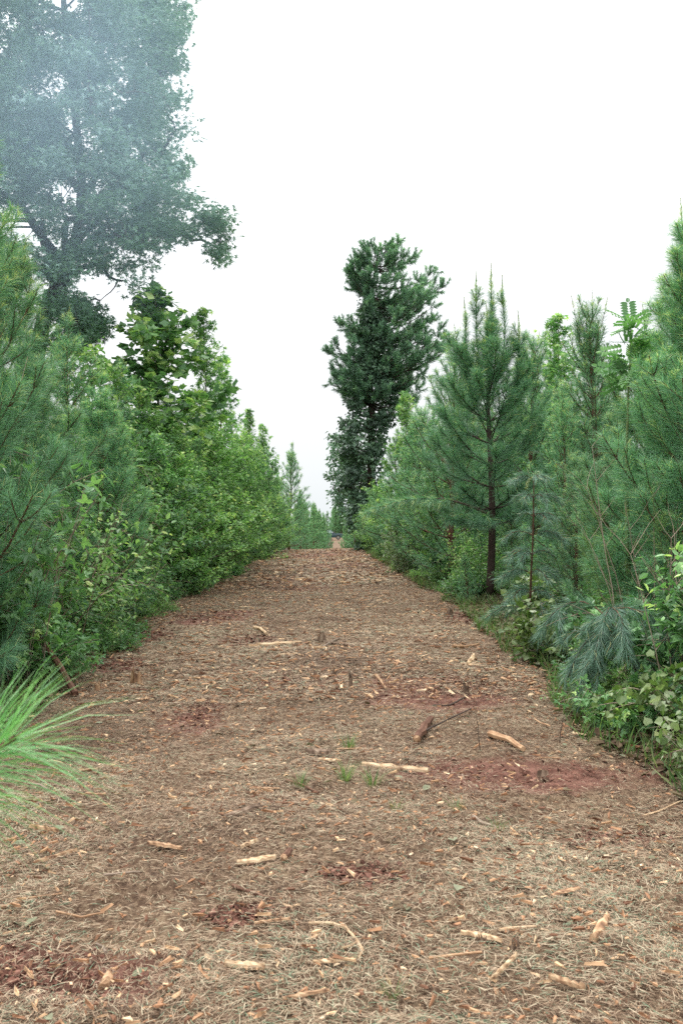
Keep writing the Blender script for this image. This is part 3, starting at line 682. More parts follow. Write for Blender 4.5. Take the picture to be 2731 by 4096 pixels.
for i in range(60):
    y0 = 3+26*r.random()**1.4; x0 = r.uniform(max(float(XL(y0)), -.37*y0), min(float(XR(y0)), .37*y0)); L = .06+.14*r.random()+.004*y0; a = r.normal(0, .5)+(PI if r.random() < .5 else 0)
    A = np.array([x0, y0]); B = A+L*np.array([math.cos(a), math.sin(a)])
    tp = lambda q: (CX+q[0]*F/q[1], HY+EYE*F/q[1])
    if i % 2: stick('twig', (tp(A), tp((A+B)/2+.02*r.normal(size=2)), tp(B)), .0035+.004*r.random(), ['bark_red', 'twig_dry', 'wood_grey', 'wood_orange'][i % 4], 'small broken twig lying in the straw of the path', 'twig', group='small twigs scattered on the path', up=.022)
    else: slab('wood_splinter', (tp(A), tp(B)), .012+.022*r.random(), .006+.01*r.random(), ['wood_pale', 'wood_orange'][(i//2) % 2], 'small split wood splinter lying in the straw of the path', group='small splinters scattered on the path', up=.022)
tufts = [tuft(1), tuft(2, 40, .2), tuft(3, 50, .24)]
for (px, py, s, lb) in ((497, 832, .8, 'blue green grass tuft beside the grey barked stick'), (345, 782, 1, 'thin grass tuft left below the longest pale slab'), (372, 788, .9, 'thin grass tuft under the longest pale slab'),
                        (348, 752, .9, 'low green tuft right of the dark torn bark'), (395, 815, .7, 'sparse grass tuft in the straw right of centre'), (455, 812, .8, 'sparse grass tuft above the grey barked stick'),
                        (300, 790, .8, 'grass tuft in the straw left of centre'), (392, 1000, .6, 'tiny grass tuft near the bottom edge'), (155, 690, .7, 'green sprig by the brown stick on the left')):
    single('grass_tuft', tufts[int(px) % 3], gp(px, py, -.01), (0, 0, r.random()*6), label=lb, cat='grass tuft').scale = (s*.6,)*3

# ------------------------------------------------------------------ big hardwood at upper left
def inside(px, py, poly):
    c = np.zeros(len(px), bool); n = len(poly)
    for i in range(n):
        x1, y1 = poly[i]; x2, y2 = poly[(i+1) % n]
        k = ((y1 > py) != (y2 > py)) & (px < (x2-x1)*(py-y1)/((y2-y1) or 1e-9)+x1); c ^= k
    return c
def big_tree(D, polys, trunk, limbs_px, leafmat, tmpl, lsize, nclump, nl, depth, holes=.35, nm='hardwood_tree', cr=.42, bark='bark', seed=5, mindist=.5):
    r = np.random.default_rng(seed); C = []; W = []
    for poly, frac in polys:
        pts = np.array(poly, float); lo = pts.min(0); hi = pts.max(0); k = int(nclump*frac*3)
        q = lo+r.random((k, 2))*(hi-lo); q = q[inside(q[:, 0], q[:, 1], poly)]
        nz = fbm(q[:, 0]/38+3, q[:, 1]/38, 3); q = q[nz > -1+holes][:int(nclump*frac)]; q = q+np.stack([fbm(q[:, 0]/9, q[:, 1]/14+7, 2)*9, fbm(q[:, 0]/12+50, q[:, 1]/9, 2)*7], -1)*(D < 40)
        cxp = (lo[0]+hi[0])/2; edge = np.abs(q[:, 0]-cxp)/max((hi[0]-lo[0])/2, 1)
        dd = D+depth*np.sqrt(np.clip(1.05-edge**2, .05, 1))*r.uniform(-1, 1, len(q))
        C.append(np.stack([(q[:, 0]-CX)*dd/F, dd, CAMZ+(HY-q[:, 1])*dd/F], -1))
    C = np.concatenate(C); base = np.array([X(trunk[0][0], D), D, float(H(X(trunk[0][0], D), D, False))-.1])
    gs = Geo(); gl = Geo(); nodes = []
    def limb(P, r0, r1, sides=7):
        n = 14; t = np.linspace(0, len(P)-1, n); Q = np.stack([np.interp(t, np.arange(len(P)), P[:, i]) for i in range(3)], -1)
        Q[1:-1] += r.normal(0, .06, (n-2, 3)); tube(gs, Q, np.linspace(r0, r1, n), sides, r.random(n*sides+2)); nodes.append(Q[3:])
    tw = np.array([base]+[[X(a, D), D, Z(b, D)] for a, b in trunk[1:]]); limb(tw, trunk_r[nm], trunk_r[nm]*.25, 10)
    for lp in limbs_px:
        dd = lp[0]; limb(np.array([[X(a, D+dd*i/(len(lp)-2)), D+dd*i/(len(lp)-2), Z(b, D+dd*i/(len(lp)-2))] for i, (a, b) in enumerate(lp[1:])]), .11, .025)
    for _ in range(2):   # secondary limbs towards far clumps
        Nn = np.concatenate(nodes); sel = C[r.choice(len(C), min(110, len(C)), False)]
        for c in sel:
            dist = np.linalg.norm(Nn-c, axis=1)+.5*np.maximum(Nn[:, 2]-c[2], 0); k = dist.argmin()
            if dist[k] > .8:
                a = Nn[k]; m = (a+c)/2+np.array([0, 0, .12*dist[k]])
                t = np.linspace(0, 1, 7)[:, None]; Q = (1-t)**2*a+2*t*(1-t)*m+t*t*c; Q[1:-1] += r.normal(0, .04, (5, 3))
                tube(gs, Q, np.linspace(.012+.008*dist[k], .008, 7), 4, r.random(), False); nodes.append(Q[2:])
    Nn = np.concatenate(nodes)
    for c in C:
        dist = np.linalg.norm(Nn-c, axis=1); k = dist.argmin(); a = Nn[k]
        t = np.linspace(0, 1, 4)[:, None]; Q = a+(c-a)*t; Q[1:3] += r.normal(0, .05, (2, 3))
        tube(gs, Q, np.linspace(.012, .004, 4), 3, r.random(), False)
    n = len(C)*nl; cc = np.repeat(C, nl, 0); off = r.normal(size=(n, 3)); off = off/np.linalg.norm(off, axis=1, keepdims=True)*cr*r.random((n, 1))**.5*np.repeat(.6+.7*r.random((len(C), 1)), nl, 0)
    off[:, 2] *= .62
    P = cc+off; Y = nrm(off*[1, 1, .4]+np.array([0, 0, -.12])+.12*r.normal(size=(n, 3)))
    t = np.repeat(.34+.09*r.normal(size=len(C))+veil_tint(C), nl)+.10*r.normal(size=n)+.14*off[:, 2]/cr
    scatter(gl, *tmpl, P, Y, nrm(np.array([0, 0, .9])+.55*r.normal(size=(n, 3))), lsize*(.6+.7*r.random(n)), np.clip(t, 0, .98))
    return [('trunk', gs.mesh('trunk', M[bark], True)), ('crown', gl.mesh('crown', M[leafmat]))]
def veil_tint(C):   # haze painted into the leaf tint: paler and bluer towards the crown middle
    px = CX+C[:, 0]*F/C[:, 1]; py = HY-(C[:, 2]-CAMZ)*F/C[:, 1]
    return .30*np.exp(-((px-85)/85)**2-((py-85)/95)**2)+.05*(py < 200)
trunk_r = {'hardwood_tree': .26, 'slender_tree': .13}
P1 = [(-170, -60), (-90, -130), (60, -140), (150, -90), (183, -20), (178, 20), (181, 60), (165, 85), (180, 100), (158, 112), (182, 118), (198, 140), (182, 168), (172, 182), (196, 187), (204, 205), (222, 212), (234, 226), (222, 233), (205, 224), (196, 228), (215, 238), (233, 250), (228, 259), (212, 250), (206, 256), (188, 242), (178, 235), (166, 240), (150, 262), (141, 258), (140, 240), (118, 246), (108, 254), (120, 266), (136, 287), (122, 283), (105, 272), (92, 262), (74, 262), (58, 285), (48, 290), (-40, 300), (-130, 260), (-190, 120)]
P2 = [(30, 300), (60, 287), (84, 298), (96, 315), (97, 340), (80, 352), (10, 352), (-40, 330), (-30, 300)]
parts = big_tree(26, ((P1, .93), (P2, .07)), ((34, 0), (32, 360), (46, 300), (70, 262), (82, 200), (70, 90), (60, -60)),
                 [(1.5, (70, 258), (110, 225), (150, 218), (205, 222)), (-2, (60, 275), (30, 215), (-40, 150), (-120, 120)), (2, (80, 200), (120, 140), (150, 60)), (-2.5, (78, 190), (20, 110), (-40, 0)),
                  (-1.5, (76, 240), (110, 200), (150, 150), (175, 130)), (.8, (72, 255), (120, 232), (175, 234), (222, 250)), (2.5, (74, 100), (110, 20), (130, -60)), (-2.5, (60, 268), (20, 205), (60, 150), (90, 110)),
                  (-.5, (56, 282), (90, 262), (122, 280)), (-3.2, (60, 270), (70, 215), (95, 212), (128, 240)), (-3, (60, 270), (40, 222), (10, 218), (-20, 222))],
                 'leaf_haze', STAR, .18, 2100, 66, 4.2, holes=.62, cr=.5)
e = single('hardwood_tree', None, label='tall spreading broadleaf tree rising above everything at the upper left', cat='tree')
for nm, me in parts:
    c = bpy.data.objects.new(nm, me); c.parent = e; COL.objects.link(c)
P3 = [(352, 424), (366, 440), (372, 470), (374, 500), (368, 520), (352, 535), (344, 520), (338, 508), (329, 500), (327, 488), (330, 470), (327, 458), (333, 445), (338, 432)]
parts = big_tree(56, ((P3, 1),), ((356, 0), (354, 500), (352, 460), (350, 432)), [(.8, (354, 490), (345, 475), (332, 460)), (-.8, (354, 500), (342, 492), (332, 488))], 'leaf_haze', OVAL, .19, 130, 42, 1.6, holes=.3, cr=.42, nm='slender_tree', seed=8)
e = single('slender_tree', None, label='loose pale leaved tree just left of and behind the tall vine covered pine', cat='tree')
for nm, me in parts:
    c = bpy.data.objects.new(nm, me); c.parent = e; COL.objects.link(c)

# ------------------------------------------------------------------ tall pine with climbing vine
def tall_pine(D=46.):
    p = Pine(5, .015, 190, .23); r = p.r; bx = X(371, D); b = np.array([bx, D, float(H(bx, D, False))-.1])
    tr = np.array([[371, 600], [370, 500], [371, 420], [369, 350], [371, 300], [378, 246]], float)
    T = np.stack([[X(a, D) for a in tr[:, 0]], [D]*6, [b[2]]+[Z(q, D) for q in tr[1:, 1]]], -1)
    tt = np.linspace(0, 5, 18); T = np.stack([np.interp(tt, range(6), T[:, i]) for i in range(3)], -1)
    tube(p.g, T-b, np.linspace(.24, .04, 18), 9, .3)
    ry = [243, 258, 273, 283, 298, 308, 318, 328, 338, 348, 355, 368, 382, 395, 410]
    lf = [371, 356, 350, 344, 366, 369, 366, 341, 349, 368, 330, 332, 328, 345, 350]
    rg = [384, 408, 424, 434, 442, 436, 445, 446, 443, 436, 446, 442, 432, 436, 425]
    n = 260
    for i in range(n):
        py = 250+160*(i+r.random())/n; ph_ = (py-250)/13.5; py = 250+13.5*(round(ph_)+.30*(ph_-round(ph_))); z = Z(py, D); tp = np.array([np.interp(z, T[:, 2], T[:, k]) for k in range(3)])
        a = r.random()*2*PI; c = math.copysign(abs(math.cos(a))**.6, math.cos(a))
        tx = np.interp(py, ry, rg) if c > 0 else np.interp(py, ry, lf)
        ext = abs(tx-(CX+tp[0]*F/D))*D/F; side = 1.7*min(1, (py-238)/60)
        L = math.hypot(ext*c, side*math.sin(a))*(.3+.7*r.random()**.42)
        tip = tp+np.array([ext*c*L/max(math.hypot(ext*c, side*math.sin(a)), .1), side*math.sin(a)*L/max(side, .3), L*r.normal(.12, .09)])
        st = tp-np.array([0, 0, .18*L]); s = np.linspace(0, 1, 6)[:, None]
        Q = st+(tip-st)*s+np.array([0, 0, -.12*L])*np.sin(s*PI); tube(p.g, Q-b, np.linspace(.012+.012*L, .008, 6), 4, .4, False)
        for j in range(4+int(L*2.2)):
            k = 5 if j < 2 else r.integers(2, 6); ax = nrm(nrm(Q[5]-Q[0])*.8+np.array([0, 0, .55])+.5*r.normal(size=3))
            pts = p.line(Q[k]-b+r.normal(0, .05, 3), ax, .38+.22*r.random(), .6, 5)
            tube(p.g, pts, .007, 3, .4, False); p.needles(pts, .05, None, 0, .45+.12*r.normal()+.1*c)
    return b, p.build(M['needle_old'], M['bark'])
b, parts = tall_pine()
e = single('pine_tree', None, b, label='tallest pine on the right of the path, wrapped in dark climbing vine', cat='pine tree')
for nm, me in parts:
    c = bpy.data.objects.new(nm, me); c.parent = e; COL.objects.link(c)
def vine(D=45.7):
    r = np.random.default_rng(12); g = Geo(); gs = Geo(); C = []; tend = []
    tube(gs, np.array([[X(371, D), D+.2, Z(a, D)] for a in (560, 480, 400, 290)]), .05, 5, .4)
    ry = [300, 330, 360, 390, 410, 425, 440, 460, 480, 500, 520, 560]; lf = [364, 362, 360, 357, 340, 340, 337, 340, 348, 352, 356, 358]; rg = [383, 386, 396, 402, 398, 388, 383, 382, 384, 388, 392, 396]
    for i in range(340):
        py = 300+258*r.random()**.85; u = r.beta(1.1, 1.1); px = np.interp(py, ry, lf)+u*(np.interp(py, ry, rg)-np.interp(py, ry, lf))
        px += 7*math.copysign(max(0, math.sin(py*.16)+.3), u-.5)*(py > 400)*(px < 371); dd = D+1.0*math.sin(PI*u)*r.uniform(-1, 1); C.append((X(px, dd), dd, Z(py, dd)))
    C = np.array(C); bx = X(371, D)
    for c in C: tube(gs, cline(r, (bx, D+.2, c[2]-.5), c-np.array([bx, D+.2, c[2]-.5]), np.linalg.norm(c-np.array([bx, D+.2, c[2]-.5])), 0, 5, .06), .012, 3, .4, False)
    nl = 48; n = len(C)*nl; off = nrm(r.normal(size=(n, 3)))*[.5, .5, .3]*r.random((n, 1))**.6; P = np.repeat(C, nl, 0)+off
    scatter(g, *HEART, P, nrm(off+[0, 0, -.3]), nrm(np.array([0, 0, .6])+off+.5*r.normal(size=(n, 3))), .10+.07*r.random(n), np.clip(np.repeat(.4+.2*r.normal(size=len(C)), nl)+.2*r.normal(size=n), 0, 1))
    for q in ((366, 300, 349, 272, 344, 284), (378, 250, 395, 244, 402, 244)):
        Q = np.array([[X(q[0], D), D, Z(q[1], D)], [X(q[2], D), D, Z(q[3], D)], [X(q[4], D), D, Z(q[5], D)]]); gt = Geo(); tube(gt, Q, .015, 4, .4, False); tend.append(('tendril', gt.mesh('tendril', M['bark'], True)))
    return tend+[('stem', gs.mesh('stem', M['bark'], True)), ('foliage', g.mesh('foliage', M['leaf_dark']))]
e = single('climbing_vine', None, label='dense dark leafy vine climbing the trunk of the tallest pine', cat='vine')
for nm, me in vine():
    c = bpy.data.objects.new(nm, me); c.parent = e; COL.objects.link(c)

# ------------------------------------------------------------------ pines placed one by one
def pin(protos, k, px, d, top, label, group=None, rz=None, tilt=(0, 0), wide=1.0):
    pr = protos[k]; x = X(px, d); h = Z(top, d)-float(H(x, d, False))
    hb = max(max(v.co.z for v in me.vertices) for n_, me in pr[2][:1]) if pr[0:1] and id(pr) not in HB else HB[id(pr)]
    HB[id(pr)] = hb
    return place(pr, x, d, rz, (h/hb*wide*(.9+.25*rng.random()), h/hb*wide*(.9+.25*rng.random()), h/hb), label, group, tilt)
HB = {}
place(main_proto, X(489, 17.8), 17.8, 0, 1, 'many tipped pine with a dark bare lower trunk standing right of the path')
L = 'left'
pin(near_pines, 1, -52, 7.9, 125, 'large soft needled pine filling the left edge of the photo')
pin(near_pines, 2, 30, 10.5, 320, 'lower pine tucked behind the large pine at the left edge')
pin(near_pines, 2, 98, 13.4, 366, 'young pine with upswept branches in the left thicket, right of the large edge pine')
pin(mid_pines, 0, 172, 25, 376, 'slim pine tip standing in front of the tulip poplar')
pin(mid_pines, 1, 64, 15, 300, 'pine behind the left thicket with its tip below the tall broadleaf tree')
pin(near_pines, 1, -6, 12, 225, 'pine at the extreme left behind the large edge pine')
pin(mid_pines, 1, 236, 33, 448, 'small pine among the sweetgum saplings on the left')
pin(mid_pines, 0, 120, 20, 352, 'pine tip right of the young upswept pine on the left')
pin(mid_pines, 2, 289, 62, 440, 'lone pointed pine standing clear against the sky left of the gap')
pin(mid_pines, 1, 277, 58, 470, 'shorter pine just left of the lone pointed pine')
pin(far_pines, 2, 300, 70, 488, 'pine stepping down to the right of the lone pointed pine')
pin(mid_pines, 3, 420, 27, 398, 'pale tipped pine below the crown of the tallest pine')
pin(mid_pines, 0, 396, 33, 424, 'left of the two pines at the foot of the tallest pine')
pin(mid_pines, 1, 447, 22, 322, 'pine with light candles left of the many tipped pine')
pin(mid_pines, 2, 462, 26, 360, 'pine close behind the left side of the many tipped pine')
pin(mid_pines, 3, 530, 20, 322, 'pine with several tips just right of the many tipped pine')
pin(mid_pines, 0, 518, 24, 335, 'pine half hidden behind the many tipped pine on its right side')
pin(mid_pines, 1, 565, 14.5, 372, 'short pine with yellow candles in the middle of the right stand')
pin(mid_pines, 2, 590, 18, 318, 'slim straight tipped pine between sweetgum and leaning pine')
pin(mid_pines, 3, 612, 15, 282, 'taller leaning tipped pine right of the middle of the right stand', tilt=(0, .08))
pin(mid_pines, 0, 545, 30, 345, 'pine at the back of the right stand beside the sweetgum')
pin(near_pines, 1, 636, 9.8, 322, 'close pine reaching in from the right in front of the stand', tilt=(0, -.10))
pin(near_pines, 0, 668, 9.2, 192, 'tallest near pine standing at the right edge of the photo', rz=2.4)
pin(near_pines, 2, 700, 8.2, 180, 'near pine partly outside the right edge of the photo')
pin(mid_pines, 2, 655, 12.5, 300, 'pine behind the near pines at the right edge')
pin(mid_pines, 3, 578, 11.6, 445, 'small bright pine with a single tall candle in front of the right stand')
pin(mid_pines, 1, 468, 17.2, 548, 'tiny leaning pine at the foot of the many tipped pine', tilt=(0, -.15))
pin(mid_pines, 0, 512, 18.6, 490, 'small pine right of the bare trunk of the many tipped pine')
# deeper rows of the plantation
for i in range(60):
    d = 13+42*r.random()**1.2; x = float(XR(d))+1.5+9*r.random()
    o = place((mid_pines if d < 30 else far_pines)[i % 3], x, d, None, .86+.22*r.random(), 'young pine of the dense stand behind the front row right of the path', 'plantation pines right of the path')
for i in range(26):
    d = 15+40*r.random(); x = float(XL(d))-3.0-7*r.random()
    place((mid_pines if d < 30 else far_pines)[i % 3], x, d, None, .62+.2*r.random(), 'young pine of the stand behind the thicket left of the path', 'plantation pines left of the path')
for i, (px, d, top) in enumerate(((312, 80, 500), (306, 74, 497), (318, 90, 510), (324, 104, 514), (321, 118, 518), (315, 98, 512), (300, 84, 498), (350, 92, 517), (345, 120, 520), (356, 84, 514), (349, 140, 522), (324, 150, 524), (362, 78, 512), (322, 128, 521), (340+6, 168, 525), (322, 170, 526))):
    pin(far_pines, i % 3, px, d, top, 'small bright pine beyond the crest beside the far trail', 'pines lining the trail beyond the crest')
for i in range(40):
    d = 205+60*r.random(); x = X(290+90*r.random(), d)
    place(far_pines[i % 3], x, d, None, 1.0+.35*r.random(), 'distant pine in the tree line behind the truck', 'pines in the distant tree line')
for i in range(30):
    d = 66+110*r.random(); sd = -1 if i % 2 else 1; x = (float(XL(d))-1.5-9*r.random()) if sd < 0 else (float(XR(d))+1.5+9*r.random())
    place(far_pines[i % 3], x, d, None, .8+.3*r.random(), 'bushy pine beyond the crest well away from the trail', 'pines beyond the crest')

# drooping pine branches and small drooping pine
def bent_pine():
    p = Pine(200, .0034, 430, .18); r = p.r
    T = p.line((0, 0, 0), (-.3, -.1, 1), 1.15, -.9, 8, .03); tube(p.g, T, np.linspace(.022, .012, 8), 6, .4)
    for i in range(12):
        a = PI+r.normal(0, 1.2); k = r.integers(3, 8)
        d = (math.cos(a)*.8, math.sin(a)*.55-.25, .35+.25*r.random()); L = .7+.35*r.random()
        q = p.line(T[k], d, L, -2.6, 8, .03); tube(p.g, q, np.linspace(.009, .003, 8), 4, .7, False); p.needles(q, .12, None, .0, .45+.12*r.normal())
        for j in range(3):
            kk = r.integers(2, 6); q2 = p.line(q[kk], q[kk+1]-q[kk]+r.normal(0, .06, 3), L*.4, -1.5, 6, .03); tube(p.g, q2, .003, 3, .7, False); p.needles(q2, .05, None, 0, .5)
    return p.build(M['needle_blue'], M['bark_red'])
place((*PN, bent_pine()), X(646, 7.55), 7.55, 0, .78, 'bent over pine with long bluish drooping branches at the right edge of the path')
def droop_pine():
    p = Pine(201, .0035, 420, .16); r = p.r
    T = p.line((0, 0, 0), (0.02, 0, 1), 2.15, 0, 10, .03); tube(p.g, T, np.linspace(.022, .008, 10), 6, .3)
    for k in range(2, 10):
        for j in range(6):
            a = r.random()*6.28; L = (.5-.035*k)*(.8+.5*r.random())+.18
            q = p.line(T[k], (math.cos(a), math.sin(a), .45), L, -1.3, 6, .04); tube(p.g, q, .005, 4, .5, False); p.needles(q, .1, None, 0, .5)
    for j in range(3):
        q = p.line(T[9], (.5*r.normal(), .5*r.normal(), .3), .22, -2.5, 5, .04); p.needles(q, 0, 500, 0, .95, .06)
    return p.build(M['needle_blue'], M['bark_red'])
place((*PN, droop_pine()), X(527, 11.2), 11.2, 0, (.8, .8, .97), 'small bluish pine with a nodding yellow tip in front of the many tipped pine')
# foreground spray at the lower left (its trunk stands just outside the frame)
def front_pine():
    p = Pine(202, .0019, 900, .26); r = p.r
    T = p.line((0, 0, 0), (0, 0, 1), 1.7, 0, 8, .02); tube(p.g, T, np.linspace(.02, .01, 8), 7, .5)
    for (z, dx, dy, L) in ((.92, 1, .05, .67), (1.3, -.7, .5, .6), (.8, -.8, -.3, .6)):
        q = p.line((0, 0, z), (dx, dy, .38), L, .15, 8, .02); tube(p.g, q, np.linspace(.008, .005, 8), 6, .8, False); p.needles(q, .55, 1100, 0, .55)
    p.needles(T[5:], 0, 700, 0, .5)
    return p.build(M['needle_bright'], M['bark_red'])
place((*PN, front_pine()), -1.19, 1.62, 0, 1, 'blurred bright green needle spray hanging into the lower left foreground')

# ------------------------------------------------------------------ broadleaf trees and shrubs
pin([poplar], 0, 163, 23, 284, 'tulip poplar sapling with broad leaves, tallest of the left thicket', wide=1.25)
pin([sweetgum], 0, 204, 27, 308, 'slender sweetgum sapling right beside the tulip poplar')
pin([sweetgum2], 0, 222, 31, 356, 'sweetgum sapling leaning right of the slender one in the left thicket')
pin([sweetgum], 0, 250, 42, 408, 'sweetgum sapling standing left of the lone pointed pine')
pin([sweetgum2], 0, 262, 50, 425, 'farthest sweetgum sapling on the left before the crest')
pin([hard], 0, 96, 17, 340, 'light green broadleaf sapling under the tall tree on the left')
pin([hard], 0, 140, 21, 385, 'yellow green broadleaf sapling left of the tulip poplar stem')
pin([hard2], 0, 182, 21, 425, 'bushy broadleaf sapling in front of the sweetgum stems')
pin([hard], 0, 214, 25, 440, 'bushy light green sapling below the leaning sweetgum')
pin([hard2], 0, 240, 30, 440, 'bushy dark green sapling near the far end of the left thicket')
pin([hard2], 0, 268, 42, 470, 'rounded bushy sapling at the far end of the left thicket')
pin([hard], 0, 284, 50, 500, 'small vine draped sapling beside the crest on the left')
pin([hard2], 0, 52, 14, 400, 'broadleaf sapling deep between the left pines')
pin([sweetgum2], 0, 405, 31, 392, 'light green sweetgum sapling between the pines at the foot of the tallest pine')
pin([sweetgum], 0, 558, 23, 314, 'sweetgum sapling rising clear in the middle of the right stand')
pin([sumac], 0, 628, 8.9, 318, 'bright sumac with feathered leaves in front of the right stand')
pin([hard2], 0, 600, 19, 400, 'broadleaf sapling deep in the right stand')
pin([sweetgum2], 0, 432, 24, 440, 'small sweetgum sapling left of the many tipped pine')
pin([hard], 0, 380, 38, 478, 'light green sapling at the base of the tallest pine')
pin([hard2], 0, 370, 43, 500, 'dark bushy sapling right at the crest below the tallest pine')
for px, d, top in ((150, 20, 400), (172, 22, 410), (200, 24, 425), (228, 28, 432), (112, 16, 410), (188, 20, 450), (245, 34, 450), (258, 38, 455), (272, 46, 478), (130, 17, 430), (214, 30, 415), (236, 38, 430)):
    pin([hard, hard2, shade, sweetgum2], int(px) % 4, px, d, top, 'leafy broadleaf sapling crowded into the left thicket', 'broadleaf saplings of the left thicket', wide=1.2 if d < 27 else .8, tilt=(.12*r.normal(), .12*r.normal()))
place(pale_bush, X(400, 27), 27, None, .95, 'pale grey green bush at the right edge before the crest')
place(grape, 2.95, 12.3, None, 1.0, 'mottled yellow green grapevine heap behind the drooping pine')
place(grape, 2.42, 10.2, None, .85, 'grapevine heap with rusty leaves beside the drooping pine')
place(grape, 2.65, 6.3, None, .8, 'grapevine heap with pale curled leaves at the right edge')
place(grape2, 2.2, 7.0, None, .55, 'low grapevine clump at the lower right corner of the thicket')
place(grape2, 2.3, 5.6, None, .6, 'nearest grapevine clump at the right edge')
place(lush, 2.9, 7.4, None, .95, 'glossy five leaflet bush right of the drooping pine')
place(lush, 3.0, 6.4, None, 1.1, 'glossy leafy bush at the right edge behind the grapevine')
place(fresh, 2.5, 6.2, None, .45, 'fresh light green sprout bush in the lower right thicket')
place(fresh, 2.32, 5.75, None, .38, 'small fresh bush closest to the camera on the right')
place(fresh, -3.5, 9.9, None, .65, 'light green leafy bush beside the reddish leaning branch')
place(fresh, -3.3, 9.6, None, .75, 'leafy green bush behind the reddish leaning branch')
for k, (x, d, s) in enumerate(((2.75, 8.9, 1.0), (2.95, 10.2, .95), (3.0, 7.9, 1.1))): place(fennels[k % 2], x, d, None, s, ['feathery light green weed behind the drooping pine', 'feathery weed left of the near right pine', 'tall feathery weed in front of the near right pine'][k])
place(fennels[1], 3.1, 12.5, None, 1.1, 'feathery weed at the back right of the grapevine heap')
for k, (x, d, lb) in enumerate(((-3.0, 10.4, 'dry grey stems standing in front of the left pines'), (-3.5, 11.5, 'dry grey stems behind the first bunch on the left'), (2.75, 8.2, 'dry upright stems beside the drooping pine'), (-3.1, 9.0, 'short dry stems near the reddish leaning branch'), (2.6, 6.9, 'dry grass like stems at the right edge'), (-3.6, 14.0, 'dry stems in the middle of the left thicket'))):
    single('dry_stems', drys[k % 3], (x, d, float(H(x, d, False))-.02), (0, 0, r.random()*6), label=lb, cat='dry stems')
# hedge of shrubs along both edges; front row then a taller row behind
def open_(x, d): return 11.6 < d < 18.2 and 1.5 < x < 3.25   # bare spot in front of the many tipped pine
zones = {'l': ('leafy shrub in the thicket along the left edge of the path', 'shrubs along the left edge'), 'r': ('leafy shrub in the undergrowth along the right edge of the path', 'shrubs along the right edge')}
def hedge(side, d0, d1, step, offs, hs, kinds):
    d = d0
    while d < d1:
        x = (float(XL(d))-offs*(.7+.7*r.random())) if side == 'l' else (float(XR(d))+offs*(.7+.7*r.random()))
        k = kinds[r.integers(len(kinds))]
        if open_(x, d): d += .3; continue
        if side == 'l' and d < 9.2 and x > -3.3: d += .3; continue
        o = place(k, x, d, None, (hs*(.8+.5*r.random()), hs*(.8+.5*r.random()), hs*(.55+.75*r.random())), *zones[side])
        if side == 'r' and 12.2 < d < 18.5 and x < 3.9: o.scale = (o.scale[0]*.7, o.scale[1]*.7, .4)
        d += step*(.7+.6*r.random())*(1+d/40)
S = shrubs
hedge('l', 7.4, 50, .5, .45, .85, [S[0], S[1], S[4], S[2], low_shrubs[0]])
hedge('l', 7.6, 50, .5, 1.0, 1.25, [S[0], S[1], S[2], S[3], S[5], S[4]])
hedge('l', 8.5, 48, .8, 1.9, 1.5, [S[1], S[3], S[5], S[2], S[0]])
hedge('l', 10, 46, 1.1, 3.2, 1.5, [S[1], S[3], S[5], dark_shrub])
hedge('r', 12.0, 50, .8, .42, .52, [S[0], S[2], dark_shrub, low_shrubs[1], S[4]])
hedge('r', 6.0, 50, .75, 1.15, .85, [S[0], S[1], S[2], S[3], dark_shrub, S[5]])
hedge('r', 6.5, 48, .95, 2.2, 1.1, [S[1], S[3], dark_shrub, S[5]])
for i in range(64):
    sd = 'l' if i % 3 else 'r'; d = 6.5+26*r.random()**1.4
    x = float(XL(d))+.12-.5*r.random() if sd == 'l' else float(XR(d))+.25+.4*r.random()
    if open_(x, d) or (sd == 'l' and d < 9.3): continue
    place(low_shrubs[i % 2], x, d, None, .45+.4*r.random(), 'low bramble spilling onto the path edge', 'low brambles at the path edges')
for i in range(50):
    sd = i % 2; d = 6.8+22*r.random()
    x = float(XL(d))-.2-.8*r.random() if sd else float(XR(d))+.45+.7*r.random()
    if open_(x, d): continue
    place(weeds[i % 3], x, d, None, .7+.5*r.random(), 'upright green weed growing in the path edge', 'weeds growing in the path edges')

# ------------------------------------------------------------------ pickup truck
def car_mat(name, c, rough=.3, metal=0, spec=.5):
    m = bpy.data.materials.new(name); m.use_nodes = True; b = m.node_tree.nodes['Principled BSDF']
    n = m.node_tree.nodes.new('ShaderNodeTexNoise'); n.inputs['Scale'].default_value = 6
    cr = m.node_tree.nodes.new('ShaderNodeValToRGB'); cr.color_ramp.elements[0].color = (*[v*.85 for v in c], 1); cr.color_ramp.elements[1].color = (*c, 1)
    m.node_tree.links.new(n.outputs['Fac'], cr.inputs['Fac']); m.node_tree.links.new(cr.outputs['Color'], b.inputs['Base Color'])
    b.inputs['Roughness'].default_value = rough; b.inputs['Metallic'].default_value = metal; b.inputs['Specular IOR Level'].default_value = spec
    return m
mp_, mg, mt_, mc = car_mat('dark_green_paint', (.02, .055, .065), .25, 0, .7), car_mat('window_glass', (.30, .36, .40), .08, 0, 1), car_mat('tyre_rubber', (.02, .02, .02), .8), car_mat('chrome', (.6, .6, .62), .2, .9)
def prism(prof, y0, y1, inset=None):
    g = Geo(); n = len(prof); k = inset or (lambda z: 0)
    V = [(x, y0+k(z), z) for x, z in prof]+[(x, y1-k(z), z) for x, z in prof]+[(np.mean([p[0] for p in prof]), y0+k(np.mean([p[1] for p in prof])), np.mean([p[1] for p in prof])), (np.mean([p[0] for p in prof]), y1-k(np.mean([p[1] for p in prof])), np.mean([p[1] for p in prof]))]
    j = np.arange(n); j2 = (j+1) % n
    g.add(V, [np.stack([j, j2, n+j2, n+j], -1), np.stack([j2, j, np.full(n, 2*n)], -1), np.stack([n+j, n+j2, np.full(n, 2*n+1)], -1)], .5); return g
